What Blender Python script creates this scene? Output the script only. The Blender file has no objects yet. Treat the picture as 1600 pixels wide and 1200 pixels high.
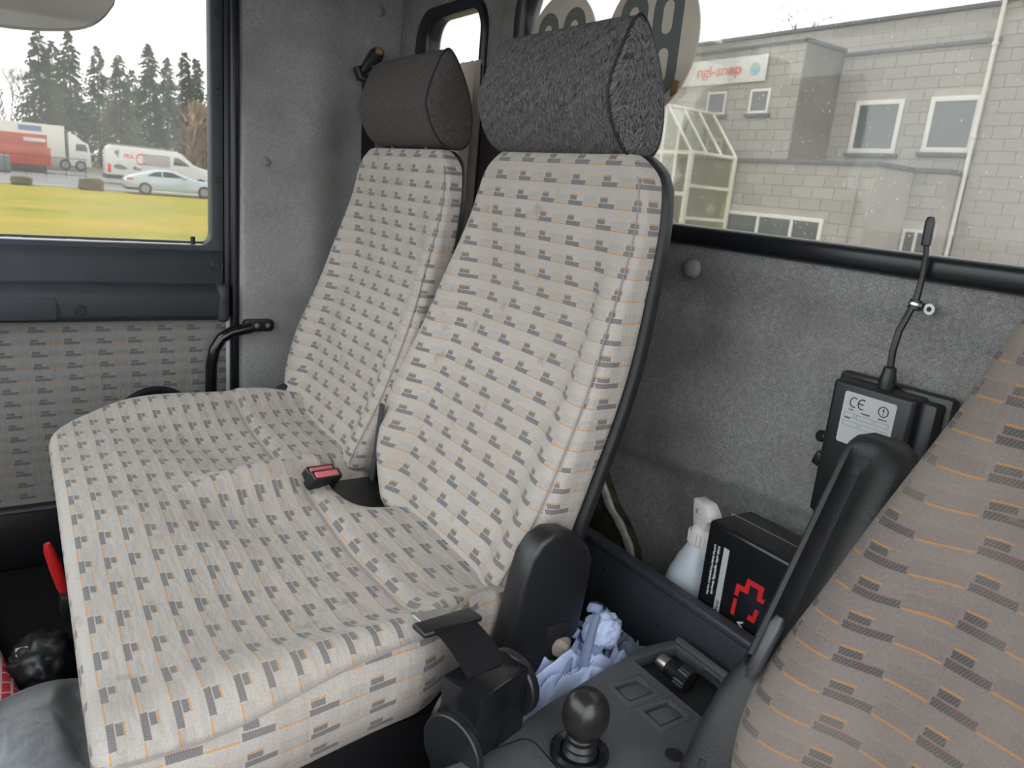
import bpy, bmesh, math, random
from math import sin, cos, pi, radians, exp, atan2, sqrt
from mathutils import Vector, Matrix
import numpy as np
random.seed(7)
SC = bpy.context.scene
COL = SC.collection

# ------------------------------------------------------------------ camera, sky, exposure
def make_camera():
    p, r, y = radians(14.5), radians(5.4), radians(56.1)
    F = Vector((-sin(y)*cos(p), cos(y)*cos(p), -sin(p)))
    R0 = Vector((cos(y), sin(y), 0)); U0 = R0.cross(F)
    R = R0*cos(r) + U0*sin(r); U = U0*cos(r) - R0*sin(r)
    cam = bpy.data.cameras.new('camera'); o = bpy.data.objects.new('camera', cam); COL.objects.link(o)
    o.matrix_world = Matrix(((R.x, U.x, -F.x, 0), (R.y, U.y, -F.y, 0), (R.z, U.z, -F.z, 0), (0, 0, 0, 1)))
    cam.sensor_width = 36; cam.lens = 1180/1600*36
    cam.clip_start = .02; cam.clip_end = 600
    cam.dof.use_dof = True; cam.dof.focus_distance = 1.1; cam.dof.aperture_fstop = 11
    SC.camera = o
make_camera()
W = bpy.data.worlds.new('overcast_sky'); SC.world = W; W.use_nodes = True
bg = W.node_tree.nodes['Background']; bg.inputs[0].default_value = (.955, .975, 1.0, 1); bg.inputs[1].default_value = 3.3
SC.view_settings.view_transform = 'Standard'; SC.view_settings.look = 'None'
SC.view_settings.gamma = 1; SC.view_settings.use_curve_mapping = False
SC.view_settings.exposure = 0.2
SC.cycles.max_bounces = 10; SC.cycles.transparent_max_bounces = 16; SC.cycles.diffuse_bounces = 6

# ------------------------------------------------------------------ object helpers
ABS = {}
def tag(o, label=None, cat=None, group=None, kind=None):
    if label: o['label'] = label
    if cat: o['category'] = cat
    if group: o['group'] = group
    if kind: o['kind'] = kind
    return o
def thing(name, label, cat, loc=(0, 0, 0), group=None, kind=None):
    o = bpy.data.objects.new(name, None); COL.objects.link(o); o.location = loc
    o.empty_display_size = .05
    ABS[o.name] = Vector(loc)
    return tag(o, label, cat, group, kind)
def to_mesh(name, bm, smooth=30):
    bmesh.ops.recalc_face_normals(bm, faces=bm.faces)
    me = bpy.data.meshes.new(name); bm.to_mesh(me); bm.free()
    if smooth:
        me.polygons.foreach_set('use_smooth', [True]*len(me.polygons))
        if smooth < 180: me.set_sharp_from_angle(angle=radians(smooth))
    return me
def part(name, bm, mat, parent=None, label=None, smooth=35, kind=None, loc=None):
    me = bm if isinstance(bm, bpy.types.Mesh) else to_mesh(name, bm, smooth)
    if mat and not me.materials: me.materials.append(mat)
    o = bpy.data.objects.new(name, me); COL.objects.link(o)
    if parent:
        a = ABS[parent.name]; me.transform(Matrix.Translation(-a)); o.parent = parent; ABS[o.name] = a
    else:
        a = Vector(loc) if loc else Vector((0, 0, 0))
        me.transform(Matrix.Translation(-a)); o.location = a; ABS[o.name] = a
    return tag(o, label, kind=kind)
def single(name, bm, mat, label, cat, loc, group=None, smooth=35, kind=None):
    return tag(part(name, bm, mat, None, label, smooth, kind, loc), cat=cat, group=group)
def struct(name, bm, mat, parent=None, label=None, smooth=35):
    o = part(name, bm, mat, parent, label, smooth)
    if not parent: o['kind'] = 'structure'
    return o

# ------------------------------------------------------------------ mesh helpers
def B(): return bmesh.new()
def box(bm, c, s, bev=0, seg=2, rot=None):
    r = bmesh.ops.create_cube(bm, size=1)
    vs = r['verts']; bmesh.ops.scale(bm, verts=vs, vec=s)
    if bev:
        es = list({e for v in vs for e in v.link_edges})
        b = bmesh.ops.bevel(bm, geom=es, offset=bev, segments=seg, affect='EDGES', profile=.5)
        vs = list({v for f in b['faces'] for v in f.verts} | {v for v in vs if v.is_valid})
    M = Matrix.Translation(c) @ (rot.to_4x4() if rot else Matrix())
    bmesh.ops.transform(bm, matrix=M, verts=vs)
    return bm
def boxb(x0, x1, y0, y1, z0, z1, bev=0, seg=2):
    return box(B(), ((x0+x1)/2, (y0+y1)/2, (z0+z1)/2), (x1-x0, y1-y0, z1-z0), bev, seg)
def tube(bm, pts, r, n=10, cap=True, flat=None):
    pts = [Vector(p) for p in pts]; m = len(pts)
    rs = r if isinstance(r, (list, tuple)) else [r]*m
    rings = []; up = None
    for i in range(m):
        t = (pts[min(i+1, m-1)] - pts[max(i-1, 0)]).normalized()
        if up is None: up = Vector((0, 0, 1)) if abs(t.z) < .9 else Vector((1, 0, 0))
        a = (up - t*up.dot(t)).normalized(); up = a; b = t.cross(a)
        k = flat or 1
        rings.append([bm.verts.new(pts[i] + (a*cos(2*pi*j/n) + b*sin(2*pi*j/n)*k)*rs[i]) for j in range(n)])
    for i in range(m-1):
        for j in range(n):
            bm.faces.new((rings[i][j], rings[i][(j+1) % n], rings[i+1][(j+1) % n], rings[i+1][j]))
    if cap:
        bm.faces.new(rings[0]); bm.faces.new(rings[-1])
    return bm
def lathe(bm, prof, c, axis=(0, 0, 1), n=24):
    ax = Vector(axis).normalized(); a = ax.orthogonal().normalized(); b = ax.cross(a); c = Vector(c)
    rings = []
    for r, h in prof:
        if r < 1e-6: rings.append([bm.verts.new(c + ax*h)])
        else: rings.append([bm.verts.new(c + ax*h + (a*cos(2*pi*j/n) + b*sin(2*pi*j/n))*r) for j in range(n)])
    for p, q in zip(rings, rings[1:]):
        for j in range(n):
            k = (j+1) % n
            if len(p) == 1 and len(q) == 1: continue
            if len(p) == 1: bm.faces.new((p[0], q[j], q[k]))
            elif len(q) == 1: bm.faces.new((p[j], p[k], q[0]))
            else: bm.faces.new((p[j], p[k], q[k], q[j]))
    if len(rings[0]) > 1: bm.faces.new(rings[0])
    if len(rings[-1]) > 1: bm.faces.new(rings[-1])
    return bm
def cyl(bm, c, axis, r, h, n=20, bev=.15):
    e = min(r, h)*bev
    return lathe(bm, [(r-e, 0), (r, e), (r, h-e), (r-e, h)], c, axis, n)
AX = {'x': lambda a, b, d: (d, a, b), 'y': lambda a, b, d: (a, d, b), 'z': lambda a, b, d: (a, b, d)}
def prism(poly, axis, d0, d1, bev=0, holes=(), bm=None, seg=2):
    """polygon (with holes) in the plane across the axis, drawn out from d0 to d1"""
    bm0 = bmesh.new(); f = AX[axis]
    edges = []
    for loop in [poly] + list(holes):
        vs = [bm0.verts.new(f(a, b, d0)) for a, b in loop]
        edges += [bm0.edges.new((vs[i], vs[(i+1) % len(vs)])) for i in range(len(vs))]
    if holes: bmesh.ops.triangle_fill(bm0, edges=edges, use_beauty=True)
    else: bm0.faces.new(bm0.verts[:])
    n = Vector(f(0, 0, 1))*(d1-d0)
    ex = bmesh.ops.extrude_face_region(bm0, geom=bm0.faces[:], use_keep_orig=True)
    bmesh.ops.translate(bm0, vec=n, verts=[g for g in ex['geom'] if isinstance(g, bmesh.types.BMVert)])
    bmesh.ops.recalc_face_normals(bm0, faces=bm0.faces)
    if bev:
        es = [e for e in bm0.edges if len(e.link_faces) == 2 and e.calc_face_angle(0) > .6]
        bmesh.ops.bevel(bm0, geom=es, offset=bev, segments=seg, affect='EDGES', profile=.5)
    if bm is None: return bm0
    tmp = bpy.data.meshes.new('tmp'); bm0.to_mesh(tmp); bm0.free(); bm.from_mesh(tmp); bpy.data.meshes.remove(tmp)
    return bm
def rrect(x0, x1, z0, z1, r, n=6):
    pts = []
    for cx, cz, a0 in ((x1-r, z1-r, 0), (x0+r, z1-r, 90), (x0+r, z0+r, 180), (x1-r, z0+r, 270)):
        for k in range(n+1):
            a = radians(a0+90*k/n); pts.append((cx+r*cos(a), cz+r*sin(a)))
    return pts
def circle(cx, cz, r, n=24): return [(cx+r*cos(2*pi*k/n), cz+r*sin(2*pi*k/n)) for k in range(n)]
def curve(tbl):
    xs = [t[0] for t in tbl]; ys = [t[1] for t in tbl]; m = len(xs)
    ms = []
    for i in range(m):
        if i == 0: ms.append((ys[1]-ys[0])/(xs[1]-xs[0]))
        elif i == m-1: ms.append((ys[-1]-ys[-2])/(xs[-1]-xs[-2]))
        else: ms.append((ys[i+1]-ys[i-1])/(xs[i+1]-xs[i-1]))
    def f(x):
        if x <= xs[0]: return ys[0] + ms[0]*(x-xs[0])
        if x >= xs[-1]: return ys[-1] + ms[-1]*(x-xs[-1])
        i = 0
        while x > xs[i+1]: i += 1
        h = xs[i+1]-xs[i]; t = (x-xs[i])/h
        return (2*t**3-3*t*t+1)*ys[i] + (t**3-2*t*t+t)*h*ms[i] + (-2*t**3+3*t*t)*ys[i+1] + (t**3-t*t)*h*ms[i+1]
    return f
def sst(x, a, b):
    t = min(1, max(0, (x-a)/(b-a))); return t*t*(3-2*t)
def gauss(x, m, s): return exp(-((x-m)/s)**2)
def gridbox(h, r, n, fn, uvfn=None):
    """rounded box of half sizes h (edge radius r), pushed through fn(a,b,c in -1..1) -> point; UVs per side"""
    bm = bmesh.new(); uvl = bm.loops.layers.uv.new('UVMap')
    def coords(hh, m):
        e = [hh - r*(1-sin(pi/2*k/4)) for k in range(5)]
        ins = [-(hh-r) + 2*(hh-r)*k/m for k in range(m+1)]
        return sorted({round(v, 6) for v in ins + e + [-v for v in e]})
    cs = [coords(h[i], n[i]) for i in range(3)]
    cache = {}
    def vert(P):
        key = tuple(round(v, 6) for v in P)
        if key not in cache:
            inner = Vector([max(-(h[i]-r), min(h[i]-r, P[i])) for i in range(3)])
            d = Vector(P) - inner
            if d.length > 1e-9 and sum(1 for i in range(3) if abs(d[i]) > 1e-9) > 1:
                # cube to sphere so the edge strips spread evenly
                q = d/r; d = Vector([q[i]*sqrt(max(0, 1 - q[(i+1) % 3]**2/2 - q[(i+2) % 3]**2/2 + q[(i+1) % 3]**2*q[(i+2) % 3]**2/3)) for i in range(3)])*r
            Q = inner + d
            p = Vector(fn(Q[0]/h[0], Q[1]/h[1], Q[2]/h[2]))
            cache[key] = bm.verts.new(p)
        return cache[key]
    for ax in range(3):
        u, v = (ax+1) % 3, (ax+2) % 3
        for sgn in (-1, 1):
            for i in range(len(cs[u])-1):
                for j in range(len(cs[v])-1):
                    vs = []
                    for (p, q) in ((i, j), (i+1, j), (i+1, j+1), (i, j+1)):
                        P = [0, 0, 0]; P[ax] = sgn*h[ax]; P[u] = cs[u][p]; P[v] = cs[v][q]
                        vs.append(vert(P))
                    if sgn < 0: vs.reverse()
                    try: f = bm.faces.new(vs)
                    except ValueError: continue
                    if uvfn:
                        for l in f.loops: l[uvl].uv = uvfn(ax, sgn, l.vert.co)
    return bm
def text_bm(body, x0, w, h, origin, xd, yd, ext=.0005, bold=0.0, bm=None, shear=0):
    cu = bpy.data.curves.new('t', 'FONT'); cu.body = body; cu.size = 1; cu.offset = bold; cu.shear = shear; cu.resolution_u = 3
    ob = bpy.data.objects.new('t', cu); COL.objects.link(ob)
    bpy.context.view_layer.update()
    me = bpy.data.meshes.new_from_object(ob.evaluated_get(bpy.context.evaluated_depsgraph_get()))
    bpy.data.objects.remove(ob); bpy.data.curves.remove(cu)
    co = np.array([v.co[:] for v in me.vertices]); lo = co.min(0); hi = co.max(0)
    sx = w/(hi[0]-lo[0]); sy = h/(hi[1]-lo[1])
    xd = Vector(xd).normalized(); yd = Vector(yd).normalized(); nd = xd.cross(yd)
    b0 = bmesh.new(); b0.from_mesh(me); bpy.data.meshes.remove(me)
    for v in b0.verts:
        c = v.co.copy()
        v.co = Vector(origin) + xd*((c.x-lo[0])*sx) + yd*((c.y-lo[1])*sy)
    ex = bmesh.ops.extrude_face_region(b0, geom=b0.faces[:], use_keep_orig=True)
    bmesh.ops.translate(b0, vec=nd*ext, verts=[g for g in ex['geom'] if isinstance(g, bmesh.types.BMVert)])
    if bm is None: return b0
    tmp = bpy.data.meshes.new('tmp'); b0.to_mesh(tmp); b0.free(); bm.from_mesh(tmp); bpy.data.meshes.remove(tmp)
    return bm

# ------------------------------------------------------------------ materials
class NB:
    def __init__(s, name):
        s.mat = bpy.data.materials.new(name); s.mat.use_nodes = True; s.t = s.mat.node_tree
        s.bsdf = s.t.nodes['Principled BSDF']; s.out = s.t.nodes['Material Output']
    def node(s, typ, **kw):
        n = s.t.nodes.new(typ)
        for k, v in kw.items(): setattr(n, k, v)
        return n
    def put(s, sock, v):
        if isinstance(v, bpy.types.NodeSocket): s.t.links.new(v, sock)
        elif isinstance(v, (tuple, list)) and len(v) == 3 and sock.type == 'RGBA': sock.default_value = (*v, 1)
        else: sock.default_value = v
    def m(s, op, a, b=0.0, c=0.0):
        n = s.node('ShaderNodeMath', operation=op)
        for i, v in enumerate((a, b, c)): s.put(n.inputs[i], v)
        return n.outputs[0]
    def mix(s, f, a, b):
        n = s.node('ShaderNodeMix', data_type='RGBA'); s.put(n.inputs[0], f); s.put(n.inputs[6], a); s.put(n.inputs[7], b)
        return n.outputs[2]
    def btw(s, x, a, b): return s.m('MULTIPLY', s.m('GREATER_THAN', x, a), s.m('LESS_THAN', x, b))
    def co(s, which='Object'): return s.node('ShaderNodeTexCoord').outputs[which]
    def noise(s, vec, scale, detail=3, rough=.55, dim=None):
        n = s.node('ShaderNodeTexNoise'); s.put(n.inputs['Vector'], vec); n.inputs['Scale'].default_value = scale
        n.inputs['Detail'].default_value = detail; n.inputs['Roughness'].default_value = rough
        return n.outputs[0]
    def ramp(s, x, a, b, lo=0.0, hi=1.0):
        n = s.node('ShaderNodeMapRange'); s.put(n.inputs[0], x)
        for i, v in enumerate((a, b, lo, hi)): n.inputs[i+1].default_value = v
        return n.outputs[0]
    def scalev(s, vec, sc):
        n = s.node('ShaderNodeMapping'); s.put(n.inputs[0], vec); n.inputs['Scale'].default_value = sc; return n.outputs[0]
    def bump(s, h, strength=.3, dist=.002, normal=None):
        n = s.node('ShaderNodeBump'); n.inputs['Strength'].default_value = strength; n.inputs['Distance'].default_value = dist
        s.put(n.inputs['Height'], h)
        if normal: s.put(n.inputs['Normal'], normal)
        return n.outputs[0]
    def done(s, col=None, rough=None, metal=None, spec=None, normal=None):
        b = s.bsdf
        if col is not None: s.put(b.inputs['Base Color'], col)
        if rough is not None: s.put(b.inputs['Roughness'], rough)
        if metal is not None: s.put(b.inputs['Metallic'], metal)
        if spec is not None: s.put(b.inputs['Specular IOR Level'], spec)
        if normal is not None: s.put(b.inputs['Normal'], normal)
        return s.mat
def plain(name, col, rough=.5, metal=0, spec=.5, grain=0, gscale=300, var=0, vscale=6):
    n = NB(name); c = col; nm = None
    if var:
        v = n.noise(n.co(), vscale, 5); c = n.mix(n.ramp(v, .3, .7), tuple(x*(1-var) for x in col), tuple(min(1, x*(1+var)) for x in col))
    if grain: nm = n.bump(n.noise(n.co(), gscale, 2), grain, .001)
    return n.done(c, rough, metal, spec, nm)

def fabric(name, base, dark=(.115, .112, .115), orange=(.52, .25, .07), tone=1.0, worn=.8, tw=.2):
    n = NB(name); uv = n.node('ShaderNodeUVMap').outputs[0]
    sep = n.node('ShaderNodeSeparateXYZ'); n.put(sep.inputs[0], uv); U, V = sep.outputs[0], sep.outputs[1]
    v = n.m('DIVIDE', V, .0305); row = n.m('FLOOR', v); fv = n.m('FRACT', v)
    u = n.m('ADD', n.m('DIVIDE', U, .0715), n.m('MULTIPLY', row, -.03)); fu = n.m('FRACT', u)
    sq = n.m('MULTIPLY', n.btw(fu, .03, .26), n.btw(fv, .07, .28))
    bar = n.m('MULTIPLY', n.btw(fu, .0, .48), n.btw(fv, .34, .55))
    dash = n.m('MAXIMUM', n.m('MULTIPLY', n.btw(fu, .03, .28), n.btw(fv, .0, .055)), n.m('MULTIPLY', n.btw(fu, .5, .97), n.btw(fv, .5, .56)))
    red = n.m('MULTIPLY', n.btw(fu, .0, .5), n.btw(fv, .315, .355))
    faint = n.m('MULTIPLY', n.m('GREATER_THAN', fu, .28), n.btw(fv, .0, .035))
    blk = n.m('MULTIPLY', n.btw(fu, .5, .97), n.btw(fv, .06, .5))
    hatch = n.ramp(n.m('SINE', n.m('MULTIPLY', n.m('ADD', fu, n.m('MULTIPLY', fv, .25)), 2*pi*26)), -.5, .5)
    vec = n.scalev(uv, (1, 1, 1))
    big = n.noise(n.co(), 7, 4); fine = n.noise(vec, 420, 2, .7)
    twill = n.m('SINE', n.m('MULTIPLY', n.m('ADD', U, n.m('MULTIPLY', V, 1.7)), 2*pi/.0023))
    c0 = n.mix(n.ramp(fine, .3, .7), tuple(x*.86*tone for x in base), tuple(min(1, x*1.12*tone) for x in base))
    c0 = n.mix(n.ramp(twill, -1, 1, 0, tw), c0, tuple(x*.55*tone for x in base))
    st = n.noise(n.co(), 26, 3); spots = n.ramp(st, .64, .74, 0, .5*worn)
    c0 = n.mix(n.m('MULTIPLY', blk, .16), c0, tuple(x*.45*tone for x in base))
    c1 = n.mix(n.m('MULTIPLY', faint, .45), c0, (base[0]*1.2*tone, base[1]*.95*tone, base[2]*.6*tone))
    dk = n.mix(hatch, tuple(x*.85*tone for x in dark), tuple(x*1.55*tone for x in dark))
    c2 = n.mix(n.m('MULTIPLY', n.m('MAXIMUM', sq, bar), .88), c1, dk)
    c3 = n.mix(n.m('MULTIPLY', red, n.ramp(hatch, 0, 1, .25, .8)), c2, (.16*tone, .05*tone, .055*tone))
    c4 = n.mix(n.m('MULTIPLY', dash, .85), c3, tuple(x*tone for x in orange))
    c5 = n.mix(n.ramp(big, .42, .72, 0, .32*worn), c4, tuple(x*.62*tone for x in (.42, .36, .28)))
    c6 = n.mix(spots, c5, (.2*tone, .16*tone, .115*tone))
    nm = n.bump(n.m('ADD', n.m('MULTIPLY', twill, .35), fine), .22, .0012)
    nm = n.bump(n.noise(n.scalev(n.co(), (3, 9, 3)), 5, 3), .22, .02, nm)
    m = n.done(c6, .92, 0, .15, nm)
    n.bsdf.inputs['Sheen Weight'].default_value = .12
    return m
M = {}
M['fab_seat'] = fabric('striped_seat_cloth', (.445, .41, .38))
M['fab_driver'] = fabric('striped_driver_cloth', (.185, .158, .146), dark=(.062, .058, .056), orange=(.36, .17, .05), tone=.95, worn=1.2, tw=.38)  # seat cloth, browner from wear, base also darkened for the dimmer light here
M['fab_door'] = fabric('striped_door_cloth', (.29, .295, .285), tone=.95, worn=.2)  # same cloth pattern, base darkened for the weaker light on the door
M['seam'] = plain('seam_thread', (.27, .25, .235), .9)
def headrest_mat(name, a, b, c, scale):
    n = NB(name); uv = n.node('ShaderNodeUVMap').outputs[0]
    sep = n.node('ShaderNodeSeparateXYZ'); n.put(sep.inputs[0], uv); U, V = sep.outputs[0], sep.outputs[1]
    zz = n.m('PINGPONG', U, .016)
    p = n.m('ADD', V, n.m('MULTIPLY', zz, 2.4)); q = n.m('SUBTRACT', n.m('MULTIPLY', V, .28), n.m('MULTIPLY', U, .12))
    cv = n.node('ShaderNodeCombineXYZ'); n.put(cv.inputs[0], p); n.put(cv.inputs[1], q); n.put(cv.inputs[2], n.m('MULTIPLY', zz, .05))
    k = n.m('ADD', n.m('MULTIPLY', n.noise(cv.outputs[0], scale, 2, .6), .75), n.m('MULTIPLY', n.noise(uv, scale*1.3, 2, .7), .25))
    col = n.mix(n.ramp(k, .38, .62), a, b)
    col = n.mix(n.ramp(n.noise(uv, 160, 3), .55, .7, 0, .5), col, c)
    return n.done(col, .95, 0, .1, n.bump(k, .5, .0015))
M['tweed'] = headrest_mat('dark_tweed', (.018, .018, .020), (.185, .182, .183), (.085, .056, .056), 330)
M['brown_cloth'] = headrest_mat('plain_brown_cloth', (.050, .044, .042), (.115, .104, .10), (.075, .062, .06), 520)
def felt_mat(name, a, b, stain=(.95, .74, .56)):
    n = NB(name); f = n.noise(n.co(), 520, 3, .75); g = n.noise(n.co(), 5, 4); h = n.noise(n.co(), 130, 3, .6)
    col = n.mix(n.ramp(f, .3, .7), a, b)
    col = n.mix(n.ramp(h, .4, .7, 0, .35), col, tuple(x*.7 for x in a))
    col = n.mix(n.ramp(g, .46, .68, 0, .55), col, tuple(x*y for x, y in zip(a, stain)))
    return n.done(col, .97, 0, .1, n.bump(n.m('ADD', f, n.m('MULTIPLY', h, .6)), .45, .002))
M['felt'] = felt_mat('grey_felt', (.12, .118, .118), (.40, .393, .39))
M['felt_side'] = felt_mat('grey_padded_cloth', (.24, .237, .237), (.47, .465, .463), (.80, .76, .72))
M['black'] = plain('black_plastic', (.012, .0125, .014), .38, 0, .5, .12, 700)
M['black_gloss'] = plain('black_gloss', (.008, .009, .011), .18, 0, .5)
M['black_rough'] = plain('black_grained_plastic', (.014, .0145, .0155), .5, 0, .45, .5, 420, .25, 40)
M['gasket'] = plain('black_rubber', (.010, .011, .014), .32, 0, .5, .1, 300)
M['door_plastic'] = plain('dark_blue_grey_plastic', (.038, .043, .052), .52, 0, .4, .25, 800, .12, 9)
M['frame_dark'] = plain('dark_door_frame', (.026, .029, .038), .42, 0, .5, .1, 400)
M['console'] = plain('console_plastic', (.082, .085, .092), .55, 0, .4, .4, 900, .15, 25)
M['tray'] = plain('tray_plastic', (.03, .031, .032), .6, 0, .4, .4, 900, .2, 30)
M['bin'] = plain('bin_plastic', (.036, .040, .050), .42, 0, .45, .3, 700, .2, 12)
M['carpet'] = plain('black_carpet', (.010, .010, .011), .95, 0, .1, .8, 300)
M['aluminium'] = plain('bare_aluminium', (.55, .56, .57), .35, 1)
M['white_paint'] = plain('white_painted_metal', (.62, .63, .63), .4)
M['steel'] = plain('dull_steel', (.42, .40, .36), .35, 1, .5, 0, 300, .3, 200)
M['brass'] = plain('brass_bolt', (.62, .47, .2), .35, 1)
M['red_button'] = plain('faded_red_plastic', (.66, .17, .18), .45)
M['red'] = plain('red_plastic', (.62, .022, .02), .35)
M['red_print'] = plain('red_print', (.62, .018, .02), .45)
M['white_print'] = plain('white_print', (.72, .72, .72), .6)
M['grey_label'] = plain('grey_label', (.46, .47, .48), .5)
M['ink'] = plain('black_ink', (.01, .01, .012), .6)
M['faded_ink'] = plain('faded_ink', (.22, .22, .23), .6)
M['webbing'] = plain('seat_belt_webbing', (.018, .018, .020), .75, 0, .3, .6, 900)
M['grey_webbing'] = plain('grey_webbing', (.06, .062, .068), .8, 0, .2, .6, 700)
M['case'] = plain('black_case_film', (.010, .0105, .012), .22, 0, .5, .06, 60)
M['rag'] = plain('pale_blue_cloth', (.46, .55, .76), .85, 0, .2, .35, 120, .16, 30)
M['tan'] = plain('beige_cardboard', (.30, .25, .22), .8, 0, .2, .3, 300, .1, 60)
M['bottle'] = plain('milky_plastic', (.50, .55, .60), .32, 0, .5, 0, 300, .08, 18)
M['bottle'].node_tree.nodes['Principled BSDF'].inputs['Subsurface Weight'].default_value = .25
M['nozzle'] = plain('off_white_plastic', (.66, .645, .61), .4, 0, .5, .1, 60, .1, 40)
M['curtain'] = plain('beige_curtain_cloth', (.50, .43, .37), .95, 0, .1, .4, 250, .1, 10)
def cloth_light():
    n = NB('backlit_curtain'); c = (.56, .49, .43); v = n.noise(n.co(), 40, 4)
    tl = n.node('ShaderNodeBsdfTranslucent'); df = n.node('ShaderNodeBsdfDiffuse'); col = n.mix(v, tuple(x*.85 for x in c), c)
    n.put(tl.inputs[0], col); n.put(df.inputs[0], col); mx = n.node('ShaderNodeMixShader'); mx.inputs[0].default_value = .45
    n.put(mx.inputs[1], df.outputs[0]); n.put(mx.inputs[2], tl.outputs[0]); n.t.links.new(mx.outputs[0], n.out.inputs[0]); return n.mat
M['curtain'] = cloth_light()
M['disc'] = plain('beige_sticker_back', (.50, .44, .37), .6, 0, .3, 0, 300, .06, 12)
M['digit'] = plain('grey_green_print', (.10, .115, .108), .7)
M['ochre'] = plain('brown_sticker', (.22, .13, .05), .7)
M['mirror'] = plain('mirror_glass', (.48, .44, .43), .35, .3, .5, 0, 300, .15, 5)  # grey-brown reflection of the truck side is painted into the base colour
M['strip'] = plain('pale_hose', (.42, .41, .39), .7, 0, .3, .4, 80, .3, 50)
def mossy():
    n = NB('mossy_stained_metal'); g = n.noise(n.co(), 30, 6, .7); h = n.noise(n.co(), 9, 4)
    c = n.mix(n.ramp(g, .4, .7), (.018, .017, .015), (.10, .085, .05)); c = n.mix(n.ramp(h, .5, .7, 0, .6), c, (.028, .032, .016))
    return n.done(c, .8, 0, .3, n.bump(g, .5, .004))
M['moss'] = mossy()
def scuffed():
    n = NB('scuffed_rubber'); g = n.noise(n.co(), 60, 6, .75); s = n.noise(n.scalev(n.co(), (1, 5, 1)), 18, 5, .6)
    c = n.mix(n.ramp(g, .35, .75), (.08, .085, .092), (.16, .168, .18)); c = n.mix(n.ramp(s, .6, .72, 0, .5), c, (.17, .175, .18))
    return n.done(c, .38, 0, .5, n.bump(n.noise(n.co(), 500, 2), .3, .001))
M['hump'] = scuffed()
def tilecloth():
    n = NB('red_white_check'); b = n.node('ShaderNodeTexBrick'); n.put(b.inputs['Vector'], n.scalev(n.co(), (1, 1, 1)))
    b.inputs['Scale'].default_value = 14; b.inputs['Mortar Size'].default_value = .03
    n.put(b.inputs['Color1'], (.42, .02, .03)); n.put(b.inputs['Color2'], (.36, .018, .025)); n.put(b.inputs['Mortar'], (.5, .34, .33))
    return n.done(b.outputs[0], .7)
M['redbag'] = tilecloth()
def glass(name, tint, dust=0.0, speck=0.0, haze=(.9, .9, .86)):
    n = NB(name); t = n.t; t.nodes.remove(n.bsdf)
    tr = n.node('ShaderNodeBsdfTransparent'); n.put(tr.inputs[0], tint)
    gl = n.node('ShaderNodeBsdfGlossy'); gl.inputs['Roughness'].default_value = .03
    fr = n.node('ShaderNodeFresnel'); fr.inputs[0].default_value = 1.45
    mx = n.node('ShaderNodeMixShader'); n.put(mx.inputs[0], n.m('MULTIPLY', fr.outputs[0], .45)); n.put(mx.inputs[1], tr.outputs[0]); n.put(mx.inputs[2], gl.outputs[0])
    out = mx.outputs[0]
    if dust:
        tl = n.node('ShaderNodeBsdfTranslucent'); n.put(tl.inputs[0], haze)
        sp = n.ramp(n.noise(n.co(), 260, 2, .5), .70, .76, 0, speck)
        g = n.ramp(n.noise(n.co(), 4, 4), .3, .75, dust*.5, dust)
        m2 = n.node('ShaderNodeMixShader'); n.put(m2.inputs[0], n.m('MINIMUM', n.m('ADD', sp, g), .8)); n.put(m2.inputs[1], out); n.put(m2.inputs[2], tl.outputs[0]); out = m2.outputs[0]
    t.links.new(out, n.out.inputs[0]); return n.mat
M['glass_side'] = glass('side_window_glass', (.74, .74, .72), .06, .05)
M['glass_rear'] = glass('dusty_rear_glass', (.70, .70, .685), .07, .35)
M['glass_clear'] = glass('windscreen_glass', (.92, .94, .94))
# outdoors
def grass_mat():
    n = NB('meadow_grass'); a = n.noise(n.scalev(n.co(), (1, .35, 1)), .30, 7, .75); b = n.noise(n.co(), 4, 6, .8); d = n.noise(n.co(), .9, 4)
    c = n.mix(n.ramp(a, .35, .65), (.19, .21, .018), (.44, .29, .04)); c = n.mix(n.ramp(b, .35, .7, 0, .6), c, (.15, .165, .018))
    c = n.mix(n.ramp(d, .5, .7, 0, .45), c, (.40, .32, .045))
    return n.done(c, .95, 0, .1, n.bump(b, .6, .05))
M['grass'] = grass_mat()
M['asphalt'] = plain('wet_asphalt', (.13, .13, .13), .6, 0, .4, 0, 300, .25, .5)
M['verge'] = plain('straw_verge', (.12, .095, .05), .95, 0, .1, .5, 10, .4, 2)
def block_mat():
    n = NB('concrete_block'); oi = n.node('ShaderNodeObjectInfo').outputs['Random']; g = n.noise(n.co(), 14, 5, .7); h = n.noise(n.co('Generated'), 2, 3)
    c = n.mix(oi, (.30, .282, .255), (.365, .345, .318)); c = n.mix(n.ramp(g, .35, .7, 0, .5), c, (.24, .225, .205))
    return n.done(c, .95, 0, .1, n.bump(g, .4, .01))
M['block'] = block_mat()
M['render'] = plain('mortar_wall', (.37, .34, .30), .95, 0, .1, .3, 30, .15, 1.2)
M['dark_wall'] = plain('weathered_wall', (.155, .14, .125), .95, 0, .1, .3, 20, .25, 2)
M['coping'] = plain('dark_coping', (.085, .09, .10), .6, 0, .4, 0, 300, .2, 3)
M['win_frame'] = plain('white_window_frame', (.62, .61, .57), .5)
M['win_pane'] = plain('window_pane', (.035, .05, .052), .06, 0, .9)
M['canopy_bar'] = plain('cream_canopy_bar', (.66, .64, .52), .5)
M['canopy_pane'] = glass('greenish_canopy_glass', (.62, .64, .50), .32, 0, (.62, .62, .42))
M['pipe'] = plain('pale_pipe', (.62, .60, .54), .5)
M['sign_white'] = plain('white_sign', (.62, .62, .60), .5)
M['sign_red'] = plain('faded_red_letters', (.62, .14, .08), .6)
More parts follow.
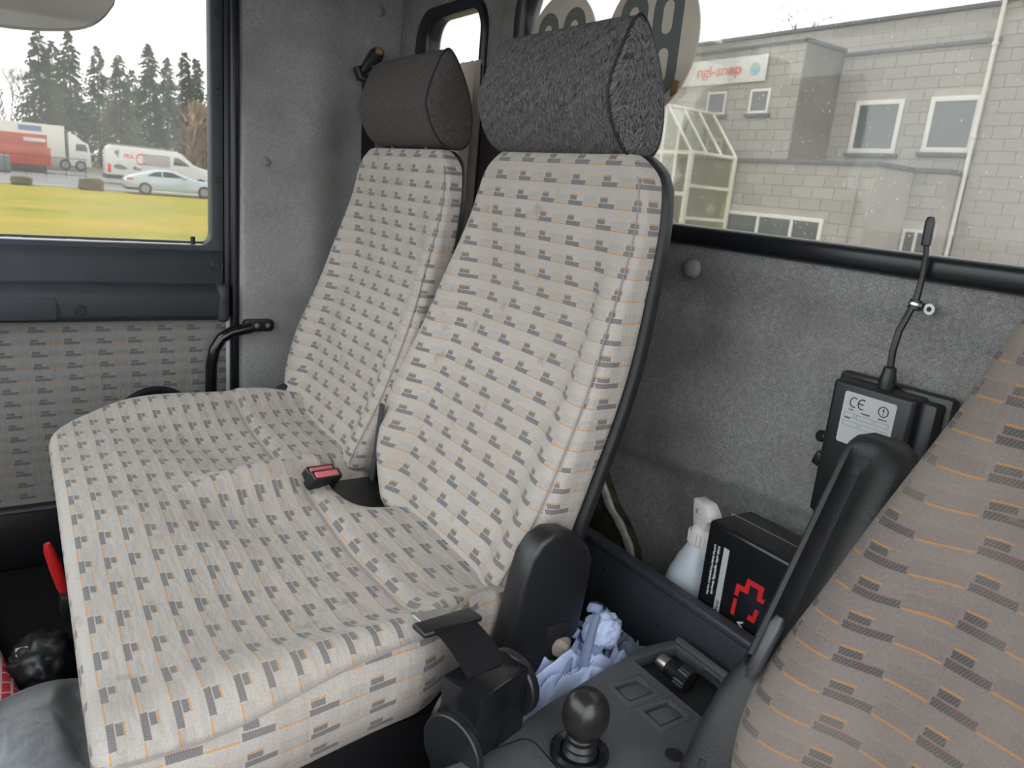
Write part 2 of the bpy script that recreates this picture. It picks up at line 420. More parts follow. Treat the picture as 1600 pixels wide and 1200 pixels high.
M['logo_green'] = plain('logo_green', (.30, .50, .40), .6)
M['logo_blue'] = plain('logo_blue', (.22, .42, .62), .6)
M['lamp_globe'] = plain('white_globe', (.75, .74, .7), .3)
M['bark'] = plain('grey_bark', (.11, .10, .09), .95, 0, .1, .5, 8, .3, 3)
M['needles'] = plain('dark_green_needles', (.070, .100, .070), .9, 0, .15, 0, 300, .45, .8)
M['needles_pale'] = plain('grey_green_needles', (.13, .155, .115), .9, 0, .15, 0, 300, .4, .8)
M['twigs'] = plain('brown_twigs', (.18, .145, .115), .95, 0, .1, 0, 300, .3, 1)
M['twigs_pale'] = plain('pale_grey_twigs', (.26, .245, .225), .95, 0, .1, 0, 300, .3, 1)
M['twigs_dark'] = plain('dark_twigs', (.09, .08, .075), .95, 0, .1)
M['car_white'] = plain('white_vehicle_paint', (.50, .50, .48), .25)
M['trailer'] = plain('cream_trailer_panel', (.52, .50, .44), .4)
M['silver'] = plain('silver_car_paint', (.36, .41, .46), .22, .25)
M['tyre'] = plain('tyre_rubber', (.02, .02, .02), .8)
M['rim'] = plain('wheel_rim', (.22, .22, .23), .4, .6)
M['veh_glass'] = plain('vehicle_glass', (.045, .06, .065), .08, 0, .8)
M['container'] = plain('red_oxide_container', (.34, .055, .032), .6, 0, .3, 0, 300, .15, 1)
M['dark_metal'] = plain('dark_chassis', (.035, .035, .04), .7)
M['van_grey'] = plain('grey_decal', (.27, .255, .245), .5)
M['decal_dark'] = plain('dark_decal', (.13, .13, .13), .5)
M['decal_blue'] = plain('blue_decal', (.12, .155, .30), .5)
M['tail'] = plain('red_tail_lamp', (.5, .04, .05), .3)
M['stone'] = plain('brown_stone', (.095, .07, .052), .95, 0, .1, .6, 6, .4, 3)
M['stone_moss'] = plain('mossy_stone', (.09, .085, .05), .95, 0, .1, .6, 6, .4, 3)

# ------------------------------------------------------------------ cab shell
XW, YW, XD, ZF, ZC, YF = -2.12, .935, .30, -1.05, .60, -.85
struct('floor', boxb(XW-.05, XD, YF, YW+.05, ZF-.05, ZF), M['carpet'], label='black carpet of the cab floor')
struct('ceiling', boxb(XW-.05, XD, -.36, YW+.05, ZC, ZC+.05, .01), plain('headliner', (.40, .40, .40), .95), label='pale headliner of the cab')
struct('wall_front', prism([(YF-.05, ZF), (YF+.05, ZF), (YF+.22, -.52), (YF+.16, -.36), (YF+.02, -.30), (YF-.05, -.30)], 'x', XW, XD, .02), M['door_plastic'], label='dark dashboard below the windscreen')
w = struct('window_4', prism([(YF-.01, -.31), (YF, -.31), (-.37, .60), (-.38, .60)], 'x', XW+.06, XD-.05), M['glass_clear'], label='unseen windscreen of the cab, raked to light the seats')  # out of view; rake and short roof shaped to let light onto the seats
struct('trim_9', boxb(XW, XD, -.40, -.33, .57, ZC, .01), M['frame_dark'], label='dark top rail of the windscreen')
struct('trim_1', prism([(YF-.06, -.45), (YF+.05, -.45), (-.31, .62), (-.41, .62)], 'x', XW-.03, XW+.07, .01), M['frame_dark'], label='windscreen post by the passenger door')
struct('trim_2', prism([(YF-.06, -.45), (YF+.05, -.45), (-.31, .62), (-.41, .62)], 'x', XD-.06, XD+.02, .01), M['frame_dark'], label='windscreen post by the driver door')
struct('trim_3', boxb(XD-.05, XD+.02, .80, YW+.05, ZF, ZC, .02), M['frame_dark'], label='post behind the driver door opening')
# passenger side: door (open look through the glass) --------------------------------
door = thing('door_1', 'passenger door with dark plastic ledge and striped cloth panel below the window', None, (XW, .2, ZF), kind='structure')
opening = rrect(-.62, .437, -.222, .53, .035)
def door_skin():
    bm = prism([(-.72, -.335), (.474, -.335), (.474, ZC-.02), (-.72, ZC-.02)], 'x', XW-.07, XW-.012, .006, [opening]); return bm
part('door_frame', door_skin(), M['door_plastic'], door)
part('window_seal', prism(rrect(-.63, .457, -.230, .54, .04), 'x', XW-.06, XW-.045, .003, [rrect(-.605, .4435, -.214, .515, .03)]), M['gasket'], door)
wn = part('sill_strip', boxb(XW-.06, XW-.018, -.62, .415, -.226, -.2195, .002), M['aluminium'], door, 'bare metal strip with dark slots')
for k in range(7):
    part('slot', boxb(XW-.050, XW-.034, -.50+k*.128, -.50+k*.128+.092, -.2200, -.2185, .0005), M['ink'], wn)
part('lock_button', cyl(B(), (XW-.03, .392, -.222), (0, 0, 1), .006, .022, 12), M['black'], door)
for zz in (-.05, .18, .35):
    part('frame_plug', cyl(B(), (XW-.016, .452, zz), (1, 0, 0), .008, .008, 12), M['black'], door)
# plastic belt under the window: sloped upper face, arm ledge, lower face with flap and hole
belt = prism([(XW-.02, -.228), (XW-.004, -.240), (XW+.004, -.262), (XW+.002, -.318), (XW+.05, -.334), (XW+.054, -.345), (XW+.05, -.398), (XW+.036, -.412), (XW-.02, -.414)], 'y', -.66, .462, .004)
part('arm_ledge', belt, M['door_plastic'], door)
part('end_block', box(B(), (XW+.026, .452, -.366), (.06, .03, .10), .012, 3), M['door_plastic'], door)
part('flap', prism(rrect(-.20, .072, -.403, -.350, .008), 'x', XW+.050, XW+.056, .002), M['door_plastic'], door, 'recessed dark flap')
part('flap_groove', prism(rrect(-.206, .078, -.408, -.345, .01), 'x', XW+.046, XW+.0525, .001), M['black'], door)
part('round_hole', cyl(B(), (XW+.046, .12, -.380), (1, 0, 0), .0135, .0085, 24), M['ink'], door, 'round black hole in the ledge')
part('screw_cap', cyl(B(), (XW-.004, .443, -.272), (1, 0, 0), .012, .010, 18), M['black'], door)
part('screw_cap', cyl(B(), (XW+.048, .452, -.360), (1, 0, 0), .007, .010, 18), M['black'], door)
def door_cloth():
    def fn(a, b, c): return (XW-.01 + .012*a, -.10+.57*b, -.655+.245*c)
    return gridbox((.012, .57, .245), .006, (1, 10, 6), fn, lambda ax, s, p: (p.y+.02, -p.z))
part('cloth_panel', door_cloth(), M['fab_door'], door, 'striped grey cloth panel')
part('kick_panel', boxb(XW-.03, XW+.03, -.66, .462, ZF, -.885, .01), M['black'], door, 'black lower pocket')
part('pocket_rim', tube(B(), [(XW+.03, -.66, -.89), (XW+.035, .46, -.888)], .007, 8), M['door_plastic'], door)
part('loudspeaker', lathe(B(), [(.02, .0), (.097, .0), (.104, .012), (.097, .026), (.088, .026), (.07, .016), (.02, .014)], (XW, .287, -.695), (1, 0, 0), 36), M['black'], door, 'round black loudspeaker rim')
win1 = struct('window_1', prism(rrect(-.62, .450, -.222, .53, .035), 'x', XW-.056, XW-.052), M['glass_side'], label='passenger door window pane')
# door post: weather strip, aluminium strip
struct('trim_10', boxb(XW-.075, XW-.012, .462, .515, ZF, ZC, .003), M['frame_dark'], label='dark door post')
struct('trim_4', boxb(XW-.04, XW+.004, .468, .478, ZF, -.41, .002), M['white_paint'], label='narrow pale strip of door post')
struct('trim_5', boxb(XW-.03, XW+.018, .478, .500, ZF, ZC, .008, 3), M['gasket'], label='black rubber door seal beside the grey side panel')
# padded grey side panel
def side_panel():
    def fn(a, b, c):
        y = .722+.222*b; z = -.225+.825*c; bulge = .012*sin(4*y+9)*sin(3.1*z) - .016*gauss(y, .80, .05)*sst(z, .5, .1) + .008*gauss(y, .70, .05)
        return (XW-.01+.03*a + (bulge if a > 0 else 0), y, z)
    return gridbox((.02, .222, .825), .014, (1, 26, 50), fn)
sp = struct('wall_right', side_panel(), M['felt_side'], label='padded grey side panel behind the passenger door')
for (y, z) in ((.566, .006), (.868, .43)):
    part('push_button', lathe(B(), [(.013, 0), (.015, .004), (.012, .011), (.006, .014), (0, .0145)], (XW+.012, y, z), (1, 0, 0), 24), plain('grey_button', (.24, .24, .23), .7), sp)
part('crease', boxb(XW+.012, XW+.026, .502, .80, -.408, -.396, .003), M['felt_side'], sp)
struct('wall_right_corner', boxb(XW-.04, XW+.02, .925, YW+.05, ZF, ZC, .004), M['felt'], label='grey corner post behind the side panel')
# rear wall --------------------------------------------------------------------------
def rear_felt():
    def fn(a, b, c):
        x = -.92+1.22*a; z = -.555+.50*c
        y = YW + .02 + .02*b
        if b < 0:
            y += .010*sst(z+.03*(x+1), -.165, -.150) - .010*sst(z+.03*(x+1), -.13, -.08)
            zl = -.435+.09*(x+1.0); y -= .018*sst(z, zl-.035, zl) - .018*sst(z, zl+.06, zl+.16)
            y += .003*sin(7*x+2)*sin(5*z)
        return (x, y, z)
    return gridbox((1.22, .02, .50), .012, (60, 1, 90), fn)
rw = struct('wall_rear', rear_felt(), M['felt'], label='grey felt rear wall under the rear window')
part('push_button', lathe(B(), [(.014, 0), (.0165, .004), (.013, .012), (.006, .015), (0, .0155)], (-.885, YW-.002, -.100), (0, -1, 0), 24), plain('grey_button_2', (.20, .20, .19), .7), rw)
# upper rear wall with the two openings
big = rrect(-1.462, .16, -.030, .415, .07); small = rrect(-1.90, -1.655, -.35, .388, .055)
up = prism([(-2.16, -.055), (.30, -.055), (.30, ZC), (-2.16, ZC)], 'y', YW, YW+.045, .004, [rrect(-1.485, .18, -.05, .435, .085), rrect(-1.965, -1.635, -.04, .41, .07)])
struct('wall_rear_upper', up, M['felt'], label='grey padded surround of the rear windows')
struct('trim_6', prism(rrect(-1.50, .195, -.064, .45, .10, 8), 'y', YW-.014, YW+.03, .010, [rrect(-1.462, .16, -.032, .415, .07, 8)], seg=3), M['gasket'], label='black rubber gasket around the big rear window')
struct('trim_7', prism(rrect(-1.99, -1.622, -.36, .425, .085, 8), 'y', YW-.012, YW+.03, .008, [rrect(-1.915, -1.645, -.33, .395, .055, 8)], seg=3), M['gasket'], label='black rubber gasket around the small rear window')
struct('window_2', prism(rrect(-1.93, -1.64, -.33, .40, .055), 'y', YW+.022, YW+.026), M['glass_rear'], label='small rear window pane')
struct('window_3', prism(rrect(-1.475, .17, -.04, .425, .07), 'y', YW+.012, YW+.016), M['glass_rear'], label='big dusty rear window pane')
struct('trim_8', prism(circle(-1.567, .44, .022), 'y', YW-.012, YW+.001, .004), M['black'], label='round dark cap between the rear windows')
# exposed stained corner and its pale hose
part('stained_patch', prism([(-1.12, -.49), (-1.035, -.50), (-.985, -.56), (-.955, -.58), (-.935, -.597), (-.915, -.62), (-.905, -.65), (-.90, -.80), (-1.12, -.80)], 'y', YW-.022, YW+.005, .002), M['moss'], rw, 'dark mossy stained patch')
hp = [(-1.035, -.50), (-1.018, -.52), (-.985, -.56), (-.955, -.58), (-.935, -.597), (-.915, -.62), (-.905, -.645), (-.902, -.68)]
fx = curve([(i, p[0]) for i, p in enumerate(hp)]); fz = curve([(i, p[1]) for i, p in enumerate(hp)])
single('rubber_strip', tube(B(), [(fx(t/4), YW-.026, fz(t/4)) for t in range(29)], [.0092+.0012*sin(t*1.1) for t in range(29)], 8, True, .6), M['strip'], 'pale frayed rubber strip bent down the rear wall beside the seat', 'strip', (-.905, YW-.026, -.68))

# ------------------------------------------------------------------ seats
def seat_shape(dx, dy=0, dz=0, name='seat'):
    L = curve([(-.60, -1.18), (-.56, -1.205), (-.49, -1.285), (-.40, -1.318), (-.25, -1.285), (-.06, -1.225), (.02, -1.200), (.060, -1.165)])
    R = curve([(-.60, -.785), (-.5, -.765), (-.4, -.757), (-.1, -.757), (.02, -.772), (.06, -.81)])
    FY = curve([(-.60, .535), (-.54, .544), (-.41, .597), (-.25, .651), (-.09, .684), (.06, .702)])
    BY = curve([(-.60, .63), (-.46, .652), (-.25, .708), (-.1, .727), (.02, .738), (.06, .740)])
    return L, R, FY, BY
def backrest_bm(dx=0, dy=0, dz=0, us=1.0, wide=1.0):
    L, R, FY, BY = seat_shape(0)
    def fn(a, b, c):
        z = -.265+.325*c
        l, r = L(z), R(z); x = (l+r)/2 + (r-l)/2*a
        f, k = FY(z), BY(z)
        core = sst(abs(a), .86, .62)
        rec = .026*core*sst(z, -.60, -.45)*sst(z, -.02, -.18) - .010*core*gauss(z, -.36, .12)
        edge = -.010*sst(abs(a), .55, .85)*sst(z, -.02, -.2)
        x = -.76+(x+.76)*wide
        t = (b+1)/2
        y = f + (k-f)*t + (rec+edge)*(1-t)
        return (x+dx, y+dy, z+dz)
    def uv(ax, s, p):
        if ax == 0: return ((p.y*1.0 + .013 + (0 if s > 0 else .2))*us, -(p.z-dz)*1.035*us)
        return ((p.x-dx)*us, -(p.z-dz)*1.035*us)
    return gridbox((.25, .05, .31), .028, (44, 6, 60), fn, uv)
def shell_bm(dx=0, dy=0, dz=0, inset=0, wide=1.0):
    L, R, FY, BY = seat_shape(0)
    def fn(a, b, c):
        z = -.262+.322*c
        l, r = L(z)-.002, R(z)+.004-inset; x = (l+r)/2 + (r-l)/2*a
        k = BY(z); x = -.76+(x+.76)*wide
        return (x+dx, k+.004+.014*b+dy, z+dz)
    return gridbox((.25, .03, .31), .022, (16, 1, 30), fn)
def piping_bm(dx=0, dy=0, dz=0):
    L, R, FY, BY = seat_shape(0)
    bm = B(); pts = []
    for i in range(40):
        z = -.56+.59*i/39
        pts.append((R(z)-.012+dx, FY(z)+.0015+dy-.010*sst(z, -.02, -.2), z+dz))
    return tube(bm, pts, .0012, 6)
HP = curve([])if False else None
def headrest_bm(x0, x1):
    prof = [(.668, .112), (.661, .135), (.667, .165), (.678, .196), (.692, .226), (.705, .236), (.722, .221), (.743, .186), (.760, .145), (.767, .105), (.764, .072), (.748, .055), (.720, .054), (.696, .066), (.678, .090)]
    n = len(prof); cy = sum(p[0] for p in prof)/n; cz = sum(p[1] for p in prof)/n
    # smooth closed profile
    P = []
    for i in range(n):
        p0, p1, p2, p3 = (np.array(prof[(i+k-1) % n]) for k in range(4))
        for t in (0, .25, .5, .75):
            P.append(.5*((2*p1)+(-p0+p2)*t+(2*p0-5*p1+4*p2-p3)*t*t+(-p0+3*p1-3*p2+p3)*t**3))
    bm = bmesh.new(); uvl = bm.loops.layers.uv.new('UVMap')
    stations = []
    m = 30
    for i in range(m+1):
        t = i/m; x = x0+(x1-x0)*t; e = 1-.05*max(0, (1-t/.15))**2.4 - .03*max(0, (t-.8)/.2)**2
        stations.append((x, e))
    stations.append((x1+.004, .93)); stations.append((x1+.009, .80)); stations.append((x1+.012, .5))
    stations.insert(0, (x0-.006, .87)); stations.insert(0, (x0-.012, .72)); stations.insert(0, (x0-.015, .45))
    rings = [[bm.verts.new((x, cy+(p[0]-cy)*e, cz+(p[1]-cz)*e)) for p in P] for x, e in stations]
    k = len(P)
    arc = [0]
    for j in range(k): arc.append(arc[-1]+float(np.linalg.norm(P[(j+1) % k]-P[j])))
    for i in range(len(rings)-1):
        for j in range(k):
            f = bm.faces.new((rings[i][j], rings[i][(j+1) % k], rings[i+1][(j+1) % k], rings[i+1][j]))
            us = [stations[i][0], stations[i][0], stations[i+1][0], stations[i+1][0]]; vs = [arc[j], arc[j+1], arc[j+1], arc[j]]
            if stations[i][0] >= x1-.001:
                for l in f.loops: l[uvl].uv = (l.vert.co.y*.7, l.vert.co.z)
            else:
                for l, a, b in zip(f.loops, us, vs): l[uvl].uv = (a, b)
    for rg in (rings[0], rings[-1]):
        f = bm.faces.new(rg)
        for l in f.loops: l[uvl].uv = (l.vert.co.y, l.vert.co.z)
    pp = [(x1+.001, cy+(p[0]-cy)*.985, cz+(p[1]-cz)*.985) for p in P]; pp.append(pp[0])
    return bm, pp

bench = thing('passenger_bench', 'grey striped double passenger bench seat with two backrests and dark headrests', 'seat', (-1.27, .32, ZF))
def hz(x, y):
    h = -.553
    ry = sst(y, .04, .34)
    h += (.012+.030*ry)*gauss(x, -.728, .055) + .040*sst(y, .16, .36)*gauss(x, -1.285, .06) + (.004+.026*ry)*gauss(x, -1.78, .085)
    h += .018*sst(y, .34, .10)*gauss(x, -1.27, .30)
    h -= .012*gauss(y, .33, .14)*(gauss(x, -1.0, .18)+gauss(x, -1.54, .18))
    h -= .006*gauss(y, .408, .006)*(sst(x, -1.25, -1.19)*sst(x, -.74, -.80)+sst(x, -1.80, -1.70)*sst(x, -1.31, -1.37))
    h += .006*sst(y, .405, .425)*sst(y, .55, .47)
    h += .0025*sin(31*x+9*y)*gauss(y, .22, .16)+.002*sin(17*x-23*y)
    h -= .022*gauss(x, -1.236, .036)*gauss(y, .432, .030) + .20*gauss(x, -1.255, .072)*sst(y, .445, .50)
    return h
def cushion_bm():
    LX = curve([(.0, -1.60), (.03, -1.66), (.09, -1.765), (.2, -1.845), (.35, -1.85), (.45, -1.81), (.6, -1.74)])
    def fn(a, b, c):
        y = .300+.275*b
        l = LX(y); r = -.668 - .018*sst(y, .05, .02) - .028*sst(y, .12, .40) - .055*sst(y, .37, .50)
        x = (l+r)/2+(r-l)/2*a
        top = hz(x, y); bot = -.665 + .012*(y/.5); top = max(top, bot+.012)
        t = (c+1)/2
        if a > .9: x += .010*sin(pi*t) - .02*(1-t)**2
        y += .02*(1-t)*sst(y, .2, .0)
        return (x, y, bot+(top-bot)*t)
    def uv(ax, s, p):
        if ax == 0: return (p.y+.02, -p.z*1.0)
        if ax == 1: return (p.x, .0 - p.y + (-.553-p.z))
        return (p.x, -p.y)
    return gridbox((.58, .275, .06), .026, (110, 80, 6), fn, uv)
cush = part('seat_cushion', cushion_bm(), M['fab_seat'], bench, smooth=180)
pts = []
for i in range(60):
    t = i/59; y = .045+.50*t
    pts.append((-.6685 - .028*sst(y, .12, .40) - .055*sst(y, .37, .50), y, hz(-.69-.028*sst(y, .12, .40), y)-.008))
pts = [(-.73, .030, -.572), (-.70, .031, -.566), (-.684, .034, -.562), (-.674, .04, -.558)] + pts
part('piping', tube(B(), pts, .0012, 6), M['seam'], cush, 'dark seam along the cushion side')
part('seat_base', boxb(-1.78, -.74, .12, .62, ZF, -.672, .02), M['black'], bench, 'black box under the cushion')
DX = -.555
for k, (dx, hm) in enumerate(((0, 'tweed'), (DX, 'brown_cloth'))):
    bk = part('backrest', backrest_bm(dx, 0, 0, 1.0, 1.0+.07*k), M['fab_seat'], bench, 'backrest nearer the driver' if k == 0 else 'backrest nearer the passenger door', smooth=180)
    part('back_shell', shell_bm(dx, 0, 0, .02*k, 1.0+.07*k), M['black_rough'], bk, 'dark grained shell')
    part('piping', piping_bm(dx), M['seam'], bk)
    hb, pp = headrest_bm(-1.172+dx*.985, -.828+dx*.985)
    if k == 1: bmesh.ops.translate(hb, vec=(0, .004, .008), verts=hb.verts); pp = [(x, y+.004, z+.008) for x, y, z in pp]
    hr = part('headrest', hb, M[hm], bench, 'dark tweed headrest' if k == 0 else 'plain brown-grey headrest', smooth=60)
    part('piping', tube(B(), pp, .0018, 6, False), M['ink'], hr)
    part('post', tube(B(), [(-1.08+dx, .72, .03), (-1.08+dx, .722, .08)], .006, 10), M['black'], hr)
    part('post', tube(B(), [(-.91+dx, .72, .03), (-.91+dx, .722, .08)], .006, 10), M['black'], hr)
hinge = [(.478, -.70), (.493, -.62), (.505, -.557), (.516, -.490), (.525, -.455), (.540, -.434), (.560, -.424), (.585, -.428), (.608, -.440), (.625, -.458), (.634, -.480), (.632, -.52), (.622, -.60), (.612, -.70)]
hc = part('hinge_cover', prism(hinge, 'x', -.742, -.702, .010, seg=3), M['black'], bench, 'rounded black hinge cover')
part('recess', prism(rrect(.565, .605, -.585, -.562, .006), 'x', -.7035, -.7005, .001), M['ink'], hc)
part('hinge_cover', prism([(y-.02, z-.095) for y, z in hinge], 'x', -1.825, -1.79, .010, seg=3), M['black'], bench)
part('hinge_bracket', prism([(-1.40, -.68), (-1.14, -.68), (-1.18, -.54), (-1.25, -.45), (-1.31, -.45), (-1.37, -.54)], 'y', .60, .66, .008), M['black'], bench, 'black bracket between the backrests')
part('dark_gap_plate', boxb(-1.335, -1.175, .462, .60, -.615, -.588, .004), M['black'], bench)  # black plate added in the notch to paint the gap dark
part('tether_strap', prism([(-1.288, -.42), (-1.272, -.42), (-1.312, -.63), (-1.330, -.63)], 'y', .566, .570), M['grey_webbing'], bench, 'grey strap between the backrests')
# driver seat
drv = thing('driver_seat', 'grey striped driver seat backrest leaning back in the lower corner', 'seat', (-.13, .55, ZF))
DD = (.911, -.012, -.084)
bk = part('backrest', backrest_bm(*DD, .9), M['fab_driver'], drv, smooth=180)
part('back_shell', shell_bm(*DD), M['black_rough'], bk)
def dcush():
    def fn(a, b, c): return (-.135+.235*a, .42+.135*b, -.67+.05*c)
    return gridbox((.235, .135, .05), .03, (12, 8, 4), fn, lambda ax, s, p: (p.x, -p.y))
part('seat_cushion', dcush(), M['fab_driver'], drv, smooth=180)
part('seat_base', boxb(-.34, .08, .36, .68, ZF, -.715, .02), M['black'], drv)
# folded-up armrest of the driver seat
arm = part('armrest', None if False else B(), M['black_rough'], drv) if False else None
def arm_bm():
    bm = B()
    rows = 26
    P0 = Vector((-.403, .645, -.460)); P1 = Vector((-.415, .770, -.222))
    ax = (P1-P0).normalized(); side = Vector((.93, .36, 0)); side = (side-ax*side.dot(ax)).normalized(); front = ax.cross(side)
    if front.y > 0: front = -front
    # cross-section: flange on the far edge, valley, raised rounded pad
    def sec(t):
        k = 1-.06*t
        s = [(-.038, .014), (-.035, .021), (-.030, .0215), (-.025, .010), (-.014, .006), (-.006, .012), (.002, .028), (.012, .037), (.026, .038), (.038, .030), (.044, .014), (.044, -.020), (.034, -.034), (-.02, -.034), (-.037, -.02)]
        v = sst(t, .80, .97)
        out = []
        for a, b in s:
            flat = max(b, .030-(abs(a-.004)/.05)**2*.012) if b > 0 else b
            b2 = b*(1-v)+flat*v
            out.append((a*k, b2))
        return out
    rings = []
    L = (P1-P0).length
    for i in range(rows+1):
        t = i/rows; c = P0+ax*(L*t); q = 1
        if t > .86: q = sqrt(max(.02, 1-((t-.86)/.14)**2))
        rings.append([bm.verts.new(c+side*(a*(.35+.65*q)+.0*q)+front*(b*(.25+.75*q))) for a, b in sec(t)])
    n = len(rings[0])
    for i in range(rows):
        for j in range(n):
            bm.faces.new((rings[i][j], rings[i][(j+1) % n], rings[i+1][(j+1) % n], rings[i+1][j]))
    bm.faces.new(rings[0]); bm.faces.new(rings[-1])
    return bm
arm = part('armrest', arm_bm(), M['black_rough'], drv, 'folded-up black grained armrest', smooth=50)
def armfoot():
    bm = B()
    st = [((-.418, .545, -.69), .028, .030), ((-.418, .560, -.63), .031, .032), ((-.417, .580, -.57), .033, .033), ((-.414, .602, -.52), .036, .034), ((-.411, .622, -.482), .037, .034), ((-.406, .638, -.452), .034, .031)]
    rings = []
    side = Vector((.92, .38, 0)); fr = Vector((.38, -.92, .0))
    for c, a, b in st:
        c = Vector(c); ring = []
        for j in range(20):
            th = 2*pi*j/20; cx, sx = cos(th), sin(th)
            ring.append(bm.verts.new(c+side*a*math.copysign(abs(cx)**.6, cx)+fr*b*math.copysign(abs(sx)**.6, sx)))
        rings.append(ring)
    for i in range(len(rings)-1):
        for j in range(20): bm.faces.new((rings[i][j], rings[i][(j+1) % 20], rings[i+1][(j+1) % 20], rings[i+1][j]))
    bm.faces.new(rings[0]); bm.faces.new(rings[-1]); return bm
part('armrest_pivot', armfoot(), M['black_rough'], arm, smooth=50)
part('latch_button', tube(B(), [(-.404, .589, -.452), (-.4035, .594, -.442), (-.401, .612, -.396), (-.4005, .616, -.387)], [.0045, .0075, .0075, .0045], 16), plain('grey_button_plastic', (.030, .031, .034), .3), arm, 'smooth grey latch button')
part('pivot_slot', tube(B(), [(-.416, .543, -.606), (-.416, .549, -.580), (-.416, .559, -.545)], [.005, .0065, .005], 10), M['ink'], arm)

# ------------------------------------------------------------------ things in the cab
# buckles in the slot of the cushion
def buckle(x, y, label):
    t = thing('seat_belt_buckle', label, 'buckle', (x, y, -.56), 'seat belt buckles in the bench')
    R_ = Matrix.Rotation(radians(14), 3, 'Z') @ Matrix.Rotation(radians(34), 3, 'Y') @ Matrix.Rotation(radians(-8), 3, 'X')
    part('housing', box(B(), (x, y, -.548), (.021, .062, .06), .004, 3, R_), M['black'], t)
    part('release_button', box(B(), Vector((x, y, -.548))+R_ @ Vector((.001, -.002, .0290)), (.012, .050, .006), .002, 2, R_), M['red_button'], t, 'faded red button')
buckle(-1.262, .434, 'black belt buckle with faded red button, farther one in the cushion slot')
buckle(-1.240, .436, 'black belt buckle with faded red button, nearer one in the cushion slot')
# lap belt retractor
t = thing('lap_belt', 'black lap belt reel box with webbing and tongue beside the bench', 'seat belt', (-.615, .415, -.70))
Rz = Matrix.Rotation(radians(18), 3, 'Z')
part('reel_housing', box(B(), (-.607, .410, -.568), (.058, .084, .096), .004, 2, Rz), M['black_gloss'], t)
part('side_plate', cyl(B(), (-.655, .40, -.60), (.95, .3, 0), .040, .008, 24), M['black'], t)
part('side_plate', cyl(B(), (-.621, .449, -.560), (-.31, .95, 0), .040, .014, 28), M['black'], t)
part('side_plate', cyl(B(), (-.594, .371, -.597), (.31, -.95, 0), .042, .010, 28), M['black'], t)
part('base_bracket', boxb(-.650, -.615, .37, .44, ZF, -.63, .004), M['black'], t)
part('latch_bolt', cyl(B(), (-.592, .435, -.585), (.95, .3, 0), .005, .006, 10), M['brass'], t)
def webbing():
    bm = B(); path = [((-.606, .410, -.522), .3), ((-.614, .407, -.511), .22), ((-.628, .404, -.502), .1), ((-.645, .400, -.495), 0), ((-.662, .398, -.492), 0), ((-.676, .397, -.496), 0)]
    sd = Vector((.12, .99, 0)).normalized()*.027
    rows = [[bm.verts.new(Vector(c)+(Matrix.Rotation(a, 3, 'Z') @ sd)*k) for k in (-1, -.5, 0, .5, 1)] for c, a in path]
    for a, b in zip(rows, rows[1:]):
        for j in range(4): bm.faces.new((a[j], a[j+1], b[j+1], b[j]))
    bmesh.ops.solidify(bm, geom=bm.faces[:], thickness=.003); return bm
part('webbing', webbing(), M['webbing'], t, 'folded black webbing')
tg = part('tongue', box(B(), (-.678, .397, -.497), (.030, .080, .008), .0035, 3, Matrix.Rotation(radians(3), 3, 'Z') @ Matrix.Rotation(radians(-6), 3, 'Y')), M['black'], t, 'black plastic belt tongue')
part('tongue_plate', box(B(), (-.702, .392, -.502), (.034, .042, .0025), .001, 1, Matrix.Rotation(radians(-8), 3, 'Y')), M['aluminium'], tg, 'bare metal tongue')
# storage bin behind the seats
YD = .775
bn = thing('storage_bin', 'black plastic storage bin divider in front of the rear wall', 'storage bin', (-.7, YD, -.76))
part('front_panel', boxb(-1.05, -.36, YD, YD+.012, -.86, -.545, .004), M['bin'], bn)
part('rim', boxb(-1.05, -.36, YD-.006, YD+.016, -.556, -.542, .005, 3), M['bin'], bn)
part('bin_floor', boxb(-1.05, -.36, YD+.01, YW-.03, -.70, -.69, .003), M['bin'], bn)
for x, z in ((-.83, -.585), (-.70, -.615)): part('screw', cyl(B(), (x, YD, z), (0, -1, 0), .004, .002, 10), M['ink'], bn)
# spray bottle
sb = thing('spray_bottle', 'milky white trigger spray bottle standing in the bin beside the first-aid case', 'bottle', (-.728, .845, -.69))
c = (-.728, .845, -.69); tilt = Vector((.10, .02, 1))
part('body', lathe(B(), [(.0, 0), (.036, 0), (.041, .006), (.041, .06), (.040, .11), (.036, .14), (.028, .168), (.019, .190), (.016, .196)], c, tilt*1, 28), M['bottle'], sb)
cc = Vector(c)+tilt.normalized()*.194
col = part('collar', lathe(B(), [(.017, 0), (.0195, .002), (.0195, .022), (.017, .026), (.012, .030)], cc, tilt, 24), M['nozzle'], sb)
for k in range(20):
    a = 2*pi*k/20; 
    part('rib', box(B(), cc+Vector((.0195*cos(a), .0195*sin(a), .012)), (.002, .002, .018)), M['nozzle'], col)
hd = cc+Vector((.004, .0, .028))
head = prism([(-.019, .0), (.012, -.004), (.016, .010), (.030, .014), (.031, .024), (.018, .040), (-.014, .046), (-.017, .028)], 'y', -.011, .011, .004)
bmesh.ops.transform(head, matrix=Matrix.Translation(hd) @ Matrix.Rotation(radians(-14), 4, 'Y') @ Matrix.Rotation(radians(-14), 4, 'Z'), verts=head.verts)
hp_ = part('spray_head', head, M['nozzle'], sb, 'off-white spray head')
for k in range(3): part('print', box(B(), hd+Vector((-.0115+.0058*k, -.0118+.0012*k, .025-.001*k)), (.0025, .001, .007)), M['faded_ink'], hp_)
trig = tube(B(), [hd+Vector((.020, -.005, .012)), hd+Vector((.021, -.008, -.004)), hd+Vector((.016, -.009, -.022)), hd+Vector((.014, -.010, -.042))], [.005, .0055, .005, .0035], 8)
part('trigger', trig, M['nozzle'], sb)
